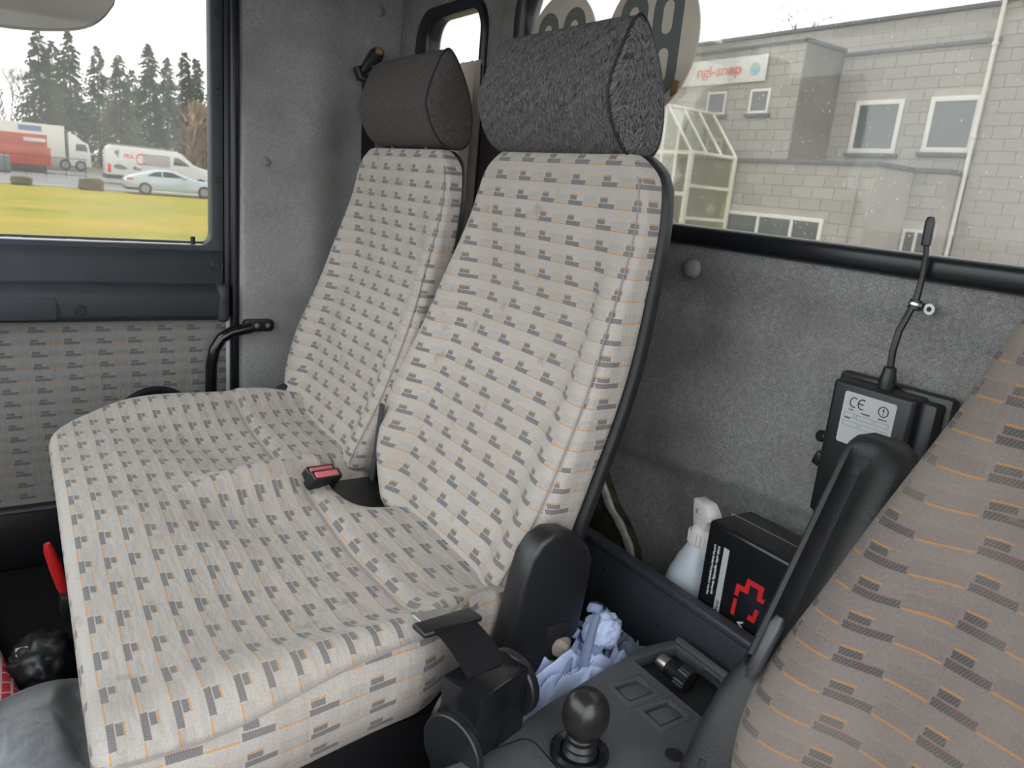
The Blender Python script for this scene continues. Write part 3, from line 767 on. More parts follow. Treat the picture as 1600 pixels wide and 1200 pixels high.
# first-aid case
fa = thing('first_aid_case', 'black first-aid case with red cross outline standing in the bin by the rear wall', 'first-aid case', (-.57, .85, -.69))
part('case', boxb(-.660, -.40, .800, .888, -.69, -.426, .007, 3), M['case'], fa)
part('lid_seam', boxb(-.6605, -.3995, .847, .8485, -.69, -.4255, .0002), M['faded_ink'], fa)
cr = part('cross_print', prism([(-.5959, -.5106), (-.5948, -.4936), (-.5811, -.4921), (-.5787, -.478), (-.5511, -.4777), (-.5519, -.4939), (-.5468, -.4934), (-.5488, -.5001), (-.5594, -.5004), (-.5591, -.4852), (-.5734, -.4856), (-.574, -.4995), (-.5885, -.5009), (-.5892, -.511)], 'y', .7993, .8005), M['red_print'], fa, 'red stepped cross outline')
prism([(-.5951, -.5159), (-.5896, -.5153), (-.5905, -.5405), (-.5969, -.54)], 'y', .7993, .8005)
part('cross_print', prism([(-.5951, -.5159), (-.5896, -.5153), (-.5905, -.5405), (-.5969, -.54)], 'y', .7993, .8005), M['red_print'], fa)
part('cross_print', prism([(-.5592, -.5138), (-.5522, -.5131), (-.5568, -.5334), (-.5684, -.5344), (-.5673, -.5265), (-.561, -.5262)], 'y', .7993, .8005), M['red_print'], fa)
part('white_strip', prism([(-.6255, -.4542), (-.6160, -.4545), (-.6160, -.60), (-.6265, -.60)], 'y', .7993, .8005), M['grey_label'], fa)
part('lettering', text_bm('Inhalt geprüft', 0, .055, .0075, (-.6245, .7988, -.5335), (0, 0, -1), (1, 0, 0), shear=.2), M['ink'], fa)
part('lettering', text_bm('Inhalt sollte regelmäßig überprüft', 0, .074, .0050, (-.6362, .7990, -.4565), (0, 0, -1), (1, 0, 0), bold=.012), M['white_print'], fa)
part('lettering', text_bm('und bei Bedarf komplettiert werden', 0, .078, .0050, (-.6432, .7990, -.4565), (0, 0, -1), (1, 0, 0), bold=.012), M['white_print'], fa)
part('lettering', text_bm('V', 0, .011, .010, (-.583, .7990, -.5405), (0, 0, -1), (1, 0, 0), bold=.03), M['white_print'], fa)
# receiver box with antenna
rc = thing('radio_receiver', 'black radio receiver box with whip antenna mounted on the felt rear wall', 'receiver', (-.50, .90, -.35))
part('mounting_plate', boxb(-.575, -.425, .905, .925, -.40, -.192, .006), M['black'], rc)
part('housing', boxb(-.560, -.452, .872, .910, -.38, -.197, .006, 3), M['black'], rc)
part('side_step', boxb(-.455, -.432, .885, .912, -.38, -.200, .004), M['black'], rc)
lb = part('label_plate', prism(rrect(-.540, -.471, -.275, -.2085, .003), 'y', .8712, .8725), M['grey_label'], rc, 'grey approval label')
def arc_letters():
    bm = B()
    for cx, bar in ((-.5255, False), (-.5145, True)):
        pts = [(cx+.0052*cos(radians(a)), .8708, -.2205+.0062*sin(radians(a))) for a in range(55, 306, 12)]
        tube(bm, pts, .0007, 6)
        if bar: tube(bm, [(cx-.005, .8708, -.2205), (cx+.002, .8708, -.2205)], .0007, 6)
    return bm
part('lettering', arc_letters(), M['ink'], lb)
mk = B(); tube(mk, [(-.486+.0062*cos(2*pi*k/24), .8708, -.2215+.0062*sin(2*pi*k/24)) for k in range(25)], .0006, 6, False)
tube(mk, [(-.486, .8708, -.2180), (-.486, .8708, -.2220)], [.0010, .0006], 6); tube(mk, [(-.486, .8708, -.2240), (-.486, .8708, -.2250)], .0008, 6)
part('warning_mark', mk, M['ink'], lb)
for body, x, z, wd in (('TYPE', -.531, -.2315, .006), ('CHANNELS', -.514, -.2322, .012), ('SYSTEM NO.', -.491, -.2322, .012), ('CONTROL', -.535, -.2425, .008)):
    part('lettering', text_bm(body, 0, wd, .0016, (x, .8711, z), (1, 0, 0), (0, 0, 1)), M['ink'], lb)
for x0, x1, z in ((-.536, -.522, -.238), (-.519, -.497, -.2385), (-.494, -.476, -.2385), (-.536, -.515, -.249), (-.512, -.476, -.249)):
    part('text_field', prism([(x0, z-.0025), (x1, z-.0025), (x1, z+.0035), (x0, z+.0035)], 'y', .8708, .8714, 0, [[(x0+.0004, z-.0021), (x1-.0004, z-.0021), (x1-.0004, z+.0031), (x0+.0004, z+.0031)]]), M['faded_ink'], lb)
part('gland', lathe(B(), [(.010, 0), (.010, .012), (.0085, .018), (.0075, .026), (.005, .028)], (-.502, .893, -.197), (0, 0, 1), 20), M['black'], rc)
wp = [(-.502, .893, -.172), (-.504, .894, -.150), (-.504, .898, -.125), (-.502, .906, -.105), (-.4995, .912, -.088), (-.4995, .914, -.06), (-.501, .913, -.03), (-.503, .911, -.012)]
part('antenna', tube(B(), wp, [.0042]*5+[.0036, .0034, .0034], 10), M['black'], rc)
part('antenna_tip', lathe(B(), [(.0035, 0), (.0058, .001), (.0058, .028), (.004, .034), (0, .0355)], (-.5025, .911, -.022), (-.02, -.02, 1), 16), M['black'], rc)
part('thumb_screw', cyl(B(), (-.572, .905, -.286), (-.3, -1, .2), .008, .016, 14), M['black'], rc)
ts = B(); box(ts, (-.576, .905, -.318), (.016, .016, .020), .003, 2, Matrix.Rotation(.3, 3, 'Y')); part('wing_nut', ts, M['black'], rc)
cl = thing('cable_clip', 'black and metal cable clip holding the antenna to the rear wall', 'clip', (-.495, .915, -.092))
part('band', lathe(B(), [(.0058, 0), (.0075, .001), (.0075, .012), (.0058, .013)], (-.5005, .912, -.099), (.05, .2, 1), 16), M['black'], cl)
part('metal_band', lathe(B(), [(.0074, 0), (.0079, .0005), (.0079, .0035), (.0074, .004)], (-.5003, .912, -.094), (.05, .2, 1), 16), M['aluminium'], cl)
part('tab', box(B(), (-.490, .922, -.094), (.016, .005, .010), .002), M['aluminium'], cl)
part('washer', lathe(B(), [(.003, 0), (.0068, 0), (.0068, .002), (.003, .002)], (-.484, .918, -.095), (0, -1, 0), 18), M['aluminium'], cl)
part('screw', cyl(B(), (-.484, .918, -.095), (0, -1, 0), .003, .003, 10), M['ink'], cl)
# centre console
con = thing('centre_console', 'dark grey centre console with switch blanks and a tray between bench and driver seat', 'console', (-.52, .55, ZF))
ZT = -.600
out = [(-.495, .20), (-.560, .335), (-.612, .50), (-.634, .60), (-.654, .70), (-.650, .752), (-.640, .760), (-.447, .760), (-.447, .45), (-.38, .20)]
sw1 = [(-.601, .603), (-.571, .603), (-.571, .645), (-.601, .645)]; sw2 = [(-.550, .607), (-.520, .607), (-.520, .649), (-.550, .649)]
tr_ = [(-.636, .668), (-.456, .668), (-.456, .748), (-.636, .748)]
part('top_panel', prism(out, 'z', ZT-.020, ZT, .003, [sw1, sw2, tr_]), M['console'], con)
part('side_body', prism([(x+.004*(1 if x < -.5 else -1), y-.004) for x, y in out], 'z', ZF, ZT-.045), M['console'], con)
part('body', prism(out, 'z', ZT-.05, ZT-.019, .003), M['tray'], con)
part('tray_rim', tube(B(), [(-.64, .754, ZT+.003), (-.45, .754, ZT+.003)], .006, 8), M['console'], con)
part('tray_rim', tube(B(), [(-.58, .742, ZT-.006), (-.458, .738, ZT-.008)], .004, 8), M['tray'], con)
for s in (sw1, sw2):
    x0, y0 = s[0]; x1, y1 = s[2]
    bez = part('switch_bezel', prism([(x0-.008, y0-.008), (x1+.008, y0-.008), (x1+.008, y1+.008), (x0-.008, y1+.008)], 'z', ZT-.002, ZT+.0008, .0004, [s]), M['console'], con)
    part('switch_blank', boxb(x0+.0035, x1-.0035, y0+.0045, y1-.0035, ZT-.018, ZT-.0012, .001), M['console'], bez)
part('lid', prism(rrect(-.575, -.485, .335, .455, .014), 'z', ZT-.001, ZT+.0015, .0006), M['console'], con)
part('lid_groove', prism(rrect(-.5775, -.4825, .3325, .4575, .016), 'z', ZT-.001, ZT+.0004), M['ink'], con)
part('screw_recess', cyl(B(), (-.588, .545, ZT-.0005), (0, 0, 1), .009, .0012, 18), M['tray'], con)
part('screw_recess', cyl(B(), (-.478, .588, ZT-.0005), (0, 0, 1), .011, .0012, 18), M['ink'], con)
# gear lever
gl = thing('gear_lever', 'black gear lever knob standing on the centre console', 'gear lever', (-.525, .490, ZT))
kb = Vector((-.526, .489, ZT))
part('collar', lathe(B(), [(.030, 0), (.033, .003), (.033, .008), (.029, .011), (.022, .009), (.019, .003), (.014, .002)], kb, (0, 0, 1), 30), M['black_gloss'], gl)
part('boot', lathe(B(), [(.019, .0), (.020, .008), (.016, .012), (.0185, .017), (.015, .021), (.0165, .027), (.012, .032)], kb, (0, 0, 1), 24), M['black'], gl)
def knob():
    bm = B(); bmesh.ops.create_uvsphere(bm, u_segments=28, v_segments=18, radius=1)
    for v in bm.verts:
        x, y, z = v.co; k = 1-.20*max(0, -z)**1.3
        f = lambda q: math.copysign(abs(q)**.85, q)
        v.co = Vector((f(x)*.0245*k, f(y)*.0255*k, f(z)*.031)) + kb + Vector((.001, .001, .053))
    return bm
part('knob', knob(), M['black_gloss'] if False else plain('worn_black_knob', (.016, .0155, .015), .27, 0, .5, .08, 500), gl, smooth=180)
# plug in the tray
pl = thing('connector_plug', 'black knurled plug with metal tip lying in the console tray', 'plug', (-.60, .71, ZT-.02))
pa = Vector((-.622, .700, ZT+.000)); pd = Vector((1, .12, -.09)).normalized()
part('metal_tip', lathe(B(), [(.007, 0), (.0105, .002), (.0115, .006), (.0115, .017), (.009, .018)], pa, pd, 20), M['steel'], pl)
part('barrel', lathe(B(), [(.0105, .016), (.0115, .018), (.012, .034), (.0135, .036), (.0135, .040)], pa, pd, 20), M['black'], pl)
kn = B(); n_ = 44
a_ = pd.orthogonal().normalized(); b_ = pd.cross(a_)
rg = [[kn.verts.new(pa+pd*h+(a_*cos(2*pi*j/n_)+b_*sin(2*pi*j/n_))*(r*(1.0 if j % 2 else .93))) for j in range(n_)] for h, r in ((.036, .0155), (.038, .0175), (.052, .0175), (.054, .016))]
for i in range(3):
    for j in range(n_): kn.faces.new((rg[i][j], rg[i][(j+1) % n_], rg[i+1][(j+1) % n_], rg[i+1][j]))
kn.faces.new(rg[0]); kn.faces.new(rg[-1])
part('knurled_ring', kn, M['black'], pl, smooth=15)
# crumpled blue cloths
def crumple(c, size, seed, ribs=7, sub=5, soft=False):
    from mathutils import noise
    bm = B(); bmesh.ops.create_icosphere(bm, subdivisions=sub, radius=1)
    off = Vector((seed*3.1, seed*1.7, seed*.9))
    for v in bm.verts:
        d = v.co.normalized(); r = 1.0
        q = d*1.6+off
        w_ = Vector((noise.noise(q*1.3), noise.noise(q*1.3+Vector((5, 1, 2))), noise.noise(q*1.3+Vector((1, 7, 3)))))
        q2 = d*(.9 if soft else 1.5)+w_*.8+off
        ridge = 1-abs(noise.noise(q2*1.5)); ridge2 = 1-abs(noise.noise(q2*3.4))
        r = .55+.45*ridge**1.3+.10*ridge2 if soft else .60+.42*ridge**1.5+.10*ridge2**1.5
        v.co = Vector((d.x*size[0], d.y*size[1], d.z*size[2]))*r + Vector(c)
    return bm
def band(bm, path, w, th=.003, tw=0.0, ph=0):
    P = [Vector(p) for p in path]; rows = []
    f = [curve([(i, p[k]) for i, p in enumerate(P)]) for k in range(3)]
    n = 10*(len(P)-1)
    for i in range(n+1):
        t = i/10; c = Vector((f[0](t), f[1](t), f[2](t))); e = .05
        d = (Vector((f[0](t+e), f[1](t+e), f[2](t+e)))-c).normalized()
        a = tw*t+ph; s = d.orthogonal().normalized(); u = d.cross(s); sd = s*cos(a)+u*sin(a); nd = d.cross(sd)
        rows.append([bm.verts.new(c+sd*w*k+nd*(.0055*cos(k*pi*1.5+t*.8)+.002*sin(2.2*t+k*3))) for k in (-1, -.66, -.33, 0, .33, .66, 1)])
    fs = []
    for a, b in zip(rows, rows[1:]):
        for j in range(6): fs.append(bm.faces.new((a[j], a[j+1], b[j+1], b[j])))
    bmesh.ops.solidify(bm, geom=fs, thickness=th)
    return bm
def rag(c, sx, sy, hgt, seed, rot=0.0, drop=.05):
    from mathutils import noise
    bm = B(); nx, ny = 90, 90; g = []
    for i in range(nx+1):
        r = []
        for j in range(ny+1):
            u, v = 2*i/nx-1, 2*j/ny-1; rr = sqrt(u*u+v*v)
            edge = 1+.16*noise.noise(Vector((atan2(v, u)*1.2, seed, 2)))
            q = Vector((u*1.3+seed, v*1.3, seed*.7))
            w1 = noise.noise(q*.9); w2 = noise.noise(q*.9+Vector((4, 9, 2)))
            f1 = 1-abs(noise.noise(Vector((u*1.1+w1*1.3+seed, v*2.6+w2*1.5, 3))))*1.6
            f2 = 1-abs(noise.noise(Vector((u*4.2+w2*2+seed, v*2.2+w1*2, 9))))*1.7
            z = hgt*(.55*(1-rr*rr)+.62*f1+.36*f2-.45) - drop*sst(rr, .7, 1.35)
            x = u*sx*edge+.012*w1; y = v*sy*edge+.014*w2
            r.append(bm.verts.new((c[0]+x*cos(rot)-y*sin(rot), c[1]+x*sin(rot)+y*cos(rot), c[2]+z)))
        g.append(r)
    fs = [bm.faces.new((g[i][j], g[i+1][j], g[i+1][j+1], g[i][j+1])) for i in range(nx) for j in range(ny)]
    return bm
rg_ = rag((-.692, .612, -.668), .055, .112, .075, 2.3, .05)
q = crumple((-.692, .655, -.585), (.024, .030, .028), 31, sub=4, soft=True); tmp = bpy.data.meshes.new('tmp'); q.to_mesh(tmp); q.free(); rg_.from_mesh(tmp); bpy.data.meshes.remove(tmp)
band(rg_, [(-.695, .672, -.640), (-.702, .672, -.590), (-.694, .652, -.558), (-.676, .630, -.588), (-.664, .615, -.630), (-.650, .600, -.680)], .021, .004, .22, 1.4)
band(rg_, [(-.735, .640, -.65), (-.722, .640, -.605), (-.702, .624, -.592), (-.684, .600, -.622), (-.672, .585, -.665)], .019, .004, .3, .9)
single('cleaning_cloth', rg_, M['rag'], 'crumpled pale blue cloth with a knotted loop stuffed beside the console', 'cloth', (-.70, .60, -.72), smooth=180)
q = rag((-.705, .728, -.668), .085, .035, .040, 7.7, 0)
single('cleaning_cloth', q, plain('grey_blue_cloth', (.20, .235, .32), .9, 0, .2, .3, 120, .3, 25), 'dim grey-blue cloth lying behind the pale one against the bin', 'cloth', (-.71, .72, -.73), smooth=180)
single('cardboard_tube', tube(B(), [(-.742, .632, -.604), (-.738, .628, -.600), (-.722, .610, -.597), (-.700, .588, -.600), (-.696, .584, -.601)], [.009, .0135, .0145, .0145, .010], 18), M['tan'], 'short beige rounded tube end poking out beside the blue cloth', 'tube', (-.74, .6, -.66))
# floor between bench and console is dark, grab handle, curtain, belt on the pillar
gh = thing('grab_handle', 'bent black tube grab handle bolted to the grey side panel', 'grab handle', (-2.09, .42, -.80))
gp = [(.418, -.84), (.418, -.60), (.4195, -.53), (.428, -.487), (.446, -.458), (.47, -.443), (.50, -.436), (.525, -.431)]
part('bar', tube(B(), [(-2.07, y, z) for y, z in gp], .015, 14), M['black_gloss'], gh)
part('mounting_plate', prism(rrect(.505, .586, -.444, -.410, .012), 'x', -2.10, -2.072, .004), M['black'], gh)
for y in (.538, .568): part('bolt', lathe(B(), [(.006, 0), (.0075, .001), (.0065, .005), (0, .0055)], (-2.073, y, -.4265), (1, 0, 0), 14), M['steel'], gh)
def curtain():
    bm = B(); rows = []
    n = 150
    for i in range(9):
        t = i/8; z = -.30+.570*t
        r = []
        for k in range(n+1):
            s = k/n; x = -2.085+.49*s
            zz = z + (.002*sin(s*240)+.002*sin(s*97) if i == 8 else 0)
            r.append(bm.verts.new((x, .905+.010*sin(s*2*pi*13+.4*sin(t*3))+.004*sin(s*37+t*4), zz)))
        rows.append(r)
    for a, b in zip(rows, rows[1:]):
        for k in range(n): bm.faces.new((a[k], a[k+1], b[k+1], b[k]))
    return bm
cu_ = single('curtain', curtain(), M['curtain'], 'beige pleated curtain behind the farther headrest at the small rear window', 'curtain', (-1.86, .905, -.30), smooth=180)
sbt = thing('shoulder_belt', 'black shoulder belt with guide loop hanging down the grey side panel corner', 'seat belt', (-2.07, .86, -.5))
part('guide_loop', tube(B(), [(-2.075, .798, .275), (-2.07, .806, .250), (-2.068, .83, .244), (-2.07, .85, .262), (-2.072, .842, .285)], .012, 10), M['black'], sbt)
part('anchor_plate', prism([(.80, .262), (.815, .255), (.866, .300), (.872, .322), (.852, .336), (.835, .325)], 'x', -2.085, -2.062, .006), M['black'], sbt)
part('anchor_bolt', lathe(B(), [(.010, 0), (.012, .003), (.008, .010), (0, .011)], (-2.064, .855, .322), (1, -.2, .2), 16), M['brass'], sbt)
wbm = B(); box(wbm, (-2.062, .840, -.14), (.004, .040, .80), .001, 1, Matrix.Rotation(.03, 3, 'X')); part('webbing', wbm, M['webbing'], sbt)
# discs on the rear glass
def disc(cx, cz, body, label, mirror):
    t = thing('speed_sticker', label, 'sticker', (cx, YW+.010, cz), 'round stickers on the rear window')
    part('plate', prism(circle(cx, cz, .121, 48), 'y', YW+.008, YW+.0115, .0006), M['disc'], t)
    bm = B(); w2, h2, st = .036, .088, .023
    def ring(px, z0, z1, holes): prism([(cx+px+a, b) for a, b in rrect(-w2, w2, z0, z1, w2-.001, 8)], 'y', YW+.0072, YW+.0080, 0, [[(cx+px+a, b) for a, b in h] for h in holes], bm)
    hole = lambda z0, z1: rrect(-w2+st, w2-st, z0, z1, w2-st-.001, 6)
    ring(-.044, cz-h2, cz+h2, [hole(cz-h2+st, cz+h2-st)])
    if body == '80': ring(.044, cz-h2, cz+h2, [hole(cz-h2+st, cz-.010), hole(cz+.012, cz+h2-st)])
    else: ring(.044, cz-h2, cz+.018, [hole(cz-h2+st, cz-.006)]); ring(.044, cz-.02, cz+h2, [hole(cz+.004, cz+h2-st)])
    part('number', bm, M['digit'], t)
    return t
d1 = disc(-1.083, .262, '80', 'beige round sticker with mirrored number, larger in view beside the tweed headrest', True)
part('torn_edge', prism([(-1.005, .172), (-.992, .178), (-.990, .196), (-1.002, .200), (-1.008, .186)], 'y', YW+.0045, YW+.008, .001), M['ochre'], d1, 'brown torn scrap on the rim')
disc(-1.348, .262, '60', 'beige round sticker mostly hidden above the tweed headrest', True)
# wing mirror seen through the door glass
wm = thing('wing_mirror', 'grey wing mirror outside the top of the passenger window', 'mirror', (-2.42, .10, .28))
mc = curve([(-.22, .268), (0, .273), (.081, .279), (.159, .293), (.205, .312), (.235, .338), (.255, .368)])
mp = [(-.22, .60)]+[(-.22+.475*k/30, mc(-.22+.475*k/30)) for k in range(31)]+[(.266, .42), (.270, .60)]
part('housing', prism(mp, 'x', -2.47, -2.41, .004), M['door_plastic'], wm)
part('mirror_glass', prism([(y*.985, .006+z*.985) for y, z in mp], 'x', -2.412, -2.406, .001), M['mirror'], wm)
# dark hump, red lever, bag and bottle on the floor at lower left
def hump():
    bm = B(); bmesh.ops.create_uvsphere(bm, u_segments=48, v_segments=28, radius=1)
    for v in bm.verts:
        x, y, z = v.co; f = lambda q, e=.8: math.copysign(abs(q)**e, q)
        p = Vector((-.905+x*.175, min(.118, .0+y*.160), -.815+z*.178)); p.z = min(p.z, -.637-.034*sst(p.y, .0, .03)); v.co = p
    return bm
single('engine_hump', hump(), M['hump'], 'scuffed dark grey rubber hump on the floor in front of the bench', 'cover', (-.95, -.06, ZF), smooth=180)
rl = thing('release_lever', 'red plastic lever sticking out in front of the bench cushion', 'lever', (-1.60, .03, -.86))
part('grip', tube(B(), [(-1.60, .0150, -.757), (-1.60, .0180, -.772), (-1.60, .027, -.810), (-1.60, .036, -.850), (-1.60, .040, -.875)], [.006, .010, .012, .012, .008], 12), M['red'], rl)
part('bracket', boxb(-1.63, -1.57, .03, .10, -.92, -.865, .006), M['black'], rl)
single('chequered_bag', box(B(), (-1.62, -.20, -1.015), (.46, .26, .06), .03, 3, Matrix.Rotation(.2, 3, 'Z')), M['redbag'], 'red bag with white lines lying on the cab floor', 'bag', (-1.62, -.20, ZF))
fb = thing('black_pouch', 'black bundle with a small grey tag on the floor beside the red bag', 'pouch', (-1.60, -.02, ZF))
part('body', crumple((-1.58, -.005, -1.005), (.075, .062, .058), 21, sub=4, soft=True), M['black'], fb, smooth=180)
part('tag', box(B(), (-1.575, -.038, -.968), (.020, .024, .003), .001, 1, Matrix.Rotation(.4, 3, 'Y')), M['grey_label'], fb, 'grey tag')

# ------------------------------------------------------------------ outdoors
ZG = -2.1
def flat(x0, x1, y0, y1, z, mat, name, label):
    return struct(name, boxb(x0, x1, y0, y1, z-.1, z), mat, label=label)
flat(-300, 200, -200, 300, ZG-.06, M['verge'], 'ground', 'straw-coloured ground around the yard')
flat(-46.5, -8, -40, 40, ZG, M['grass'], 'lawn', 'yellow-green meadow beyond the passenger window')
flat(-7.9, 60, -60, 11.9, ZG, M['asphalt'], 'yard', 'unseen dark asphalt yard, added to cut light bounced into the cab')  # out of view; dark ground added to weaken light from below
flat(-100, -47.5, -60, 60, ZG-.02, M['asphalt'], 'road', 'grey road beyond the meadow')
# --- building
bd = thing('office_building', 'grey concrete block office building with stepped flat roofs and white windows', 'building', (-9, 13, ZG))
BS, BH, GAP = .44, .20, .009
NBLK = [0]; BMESH = {}; REST = B()
def add_block(x0, x1, z0, z1, Y):
    if x1-x0 < .06: return
    if NBLK[0] < 300 and z0 > -.55:
        key = round(x1-x0, 2), round(z1-z0, 2)
        if key not in BMESH:
            bm = box(B(), (0, 0, 0), (key[0]-GAP, .03, key[1]-GAP), .005, 1)
            me = to_mesh('block', bm, 0); me.materials.append(M['block']); BMESH[key] = me
        o = bpy.data.objects.new('block', BMESH[key]); COL.objects.link(o); o.parent = bd
        o.location = Vector(((x0+x1)/2, Y+.004, (z0+z1)/2))-ABS[bd.name]; NBLK[0] += 1
    else: box(REST, ((x0+x1)/2, Y+.004, (z0+z1)/2), (x1-x0-GAP, .03, z1-z0-GAP))
def facade(x0, x1, z0, z1, Y, holes=()):
    z = z0; r = 0
    rows = []
    while z < z1-.03:
        zt = min(z+BH, z1); rows.append((z, zt, r)); z = zt; r += 1
    for zb, zt, r in reversed(rows):
        x = x0 - (BS/2 if r % 2 else 0)
        while x < x1-.02:
            segs = [(max(x, x0), min(x+BS, x1))]
            for hx0, hx1, hz0, hz1 in holes:
                if zt > hz0+.02 and zb < hz1-.02:
                    ns = []
                    for a, b in segs:
                        if b <= hx0 or a >= hx1: ns.append((a, b))
                        else:
                            if a < hx0: ns.append((a, hx0))
                            if b > hx1: ns.append((hx1, b))
                    segs = ns
            for a, b in segs: add_block(a, b, zb, zt, Y)
            x += BS
def wall_box(x0, x1, y0, y1, z0, z1, mat='render', name='wall'):
    part(name, boxb(x0, x1, y0, y1, z0, z1), M[mat], bd)
def window(x0, x1, z0, z1, Y, mull=(), fw=.07):
    f = prism([(x0, z0), (x1, z0), (x1, z1), (x0, z1)], 'y', Y-.05, Y+.02, .006, [[(x0+fw, z0+fw), (x1-fw, z0+fw), (x1-fw, z1-fw), (x0+fw, z1-fw)]])
    for m_ in mull: box(f, (m_, Y-.022, (z0+z1)/2), (fw*.9, .05, z1-z0-.02))
    fr = part('window', f, M['win_frame'], bd)
    xs = [x0+fw]+list(mull)+[x1-fw]
    for a, b in zip(xs, xs[1:]): part('pane', boxb(a-.01, b+.01, Y-.024, Y-.014, z0+fw*.8, z1-fw*.8), M['win_pane'], fr)
    part('window_sill', boxb(x0-.06, x1+.06, Y-.07, Y+.02, z0-.07, z0, .008), M['coping'], bd)
def coping(x0, x1, y0, y1, z, h=.07):
    part('coping', boxb(x0-.03, x1+.03, y0-.05, y1, z-.01, z+h, .01), M['coping'], bd)
wA = [(-10.9, -8.5, -.62, -.02)]
wall_box(-12.6, -7.73, 12.004, 16, ZG, .90); facade(-12.6, -7.73, -1.1, .90, 12.0, [(-10.9, -8.5, -1.2, -.02)]); coping(-12.6, -7.73, 12, 13.6, .90)
window(-10.88, -8.5, -1.15, -.03, 12.0, (-9.92, -9.15))
wall_box(-7.75, -7.14, 13.164, 16, ZG, .90); facade(-7.73, -7.14, -1.1, .90, 13.16, [(-8, -7.18, -1.2, -.05)]); coping(-7.7, -7.14, 13.16, 13.6, .90)
window(-7.70, -7.18, -1.15, -.06, 13.16, (-7.45,), .05)
hB = [(-12.18, -11.66, 1.86, 2.32), (-11.04, -10.55, 1.86, 2.32)]
wall_box(-13.8, -9.92, 12.504, 15, .9, 3.10); facade(-13.4, -9.92, .95, 3.10, 12.5, hB); coping(-13.8, -9.9, 12.5, 13.6, 3.10, .05)
for x0, x1, z0, z1 in hB: window(x0, x1, z0, z1, 12.5, (), .05)
part('side_wall', boxb(-9.925, -9.90, 12.50, 13.66, .9, 3.10), M['dark_wall'], bd, 'darker weathered return wall')
part('coping', boxb(-9.95, -9.86, 12.45, 13.64, 3.09, 3.16, .01), M['coping'], bd)
hC = [(-9.42, -8.46, 1.24, 2.19), (-7.97, -7.09, 1.27, 2.20)]
wall_box(-9.92, -7.05, 13.634, 15, .9, 3.03); facade(-9.90, -7.05, .95, 3.03, 13.63, hC); coping(-9.88, -7.05, 13.63, 14.1, 3.02, .06)
for x0, x1, z0, z1 in hC: window(x0, x1, z0, z1, 13.63, (), .085)
wall_box(-17, -7.05, 14.2, 17, .9, 3.72, 'dark_wall'); wall_box(-17, -7.05, 14.168, 17, 3.0, 3.72); facade(-14.6, -7.05, 3.1, 3.72, 14.17); coping(-17, -7.05, 14.17, 17, 3.72, .07)
wall_box(-7.06, -3.0, 13.634, 17, ZG, 3.62); facade(-7.05, -4.6, -1.1, 3.62, 13.63); coping(-7.06, -3.0, 13.63, 17, 3.62, .06)
if len(REST.verts): part('block_course', REST, M['block'], bd, kind='stuff', smooth=0)
part('rain_stain_band', boxb(-13.0, -12.9, 12.44, 12.47, 2.97, 3.06), M['coping'], bd)
dp = thing('downpipe', 'pale rainwater pipe running down the block wall', 'pipe', (-7.08, 13.5, ZG))
part('pipe', tube(B(), [(-7.08, 13.54, ZG), (-7.08, 13.54, 3.9)], .035, 12), M['pipe'], dp)
for z in (-.1, 1.5, 2.95): part('bracket', lathe(B(), [(.036, 0), (.05, 0), (.05, .05), (.036, .05)], (-7.08, 13.54, z), (0, 0, 1), 14), M['pipe'], dp)
part('hopper', box(B(), (-7.08, 13.52, 3.84), (.16, .14, .14), .02), M['pipe'], dp)
bp = thing('overflow_pipe', 'thin pale pipe with bent top on the lower block wall', 'pipe', (-8.0, 11.93, ZG))
part('pipe', tube(B(), [(-7.98, 11.93, ZG), (-7.98, 11.93, .66), (-8.0, 11.93, .72), (-8.06, 11.93, .74)], .022, 8), plain('weathered_pipe', (.27, .25, .22), .7), bp)
sg = thing('wall_sign', 'white sign board with red letters and a green-blue emblem on the block wall', 'sign', (-11.85, 12.44, 2.46))
part('board', boxb(-13.05, -10.72, 12.43, 12.46, 2.46, 2.95, .006), M['sign_white'], sg)
part('lettering', text_bm('ngi-snep', 0, 1.22, .27, (-12.55, 12.425, 2.555), (1, 0, 0), (0, 0, 1), .006, .03), M['sign_red'], sg)
part('emblem', prism(circle(-11.0, 2.70, .115, 20), 'y', 12.422, 12.431, 0), M['logo_green'], sg, 'green round emblem')
part('emblem', prism([(-11.115, 2.66), (-11.06, 2.69), (-10.98, 2.68), (-10.89, 2.75), (-10.89, 2.66), (-10.93, 2.60), (-11.0, 2.58), (-11.07, 2.60)], 'y', 12.418, 12.424, 0), M['logo_blue'], sg, 'blue wave of the emblem')
lg = single('globe_lamp', lathe(B(), [(0, -.1), (.045, -.09), (.09, -.045), (.1, 0), (.09, .045), (.045, .09), (0, .1)], (-11.05, 11.86, -.06), (0, 0, 1), 18), M['lamp_globe'], 'white globe lamp on the lower block wall', 'lamp', (-11.05, 11.86, -.16), smooth=180)
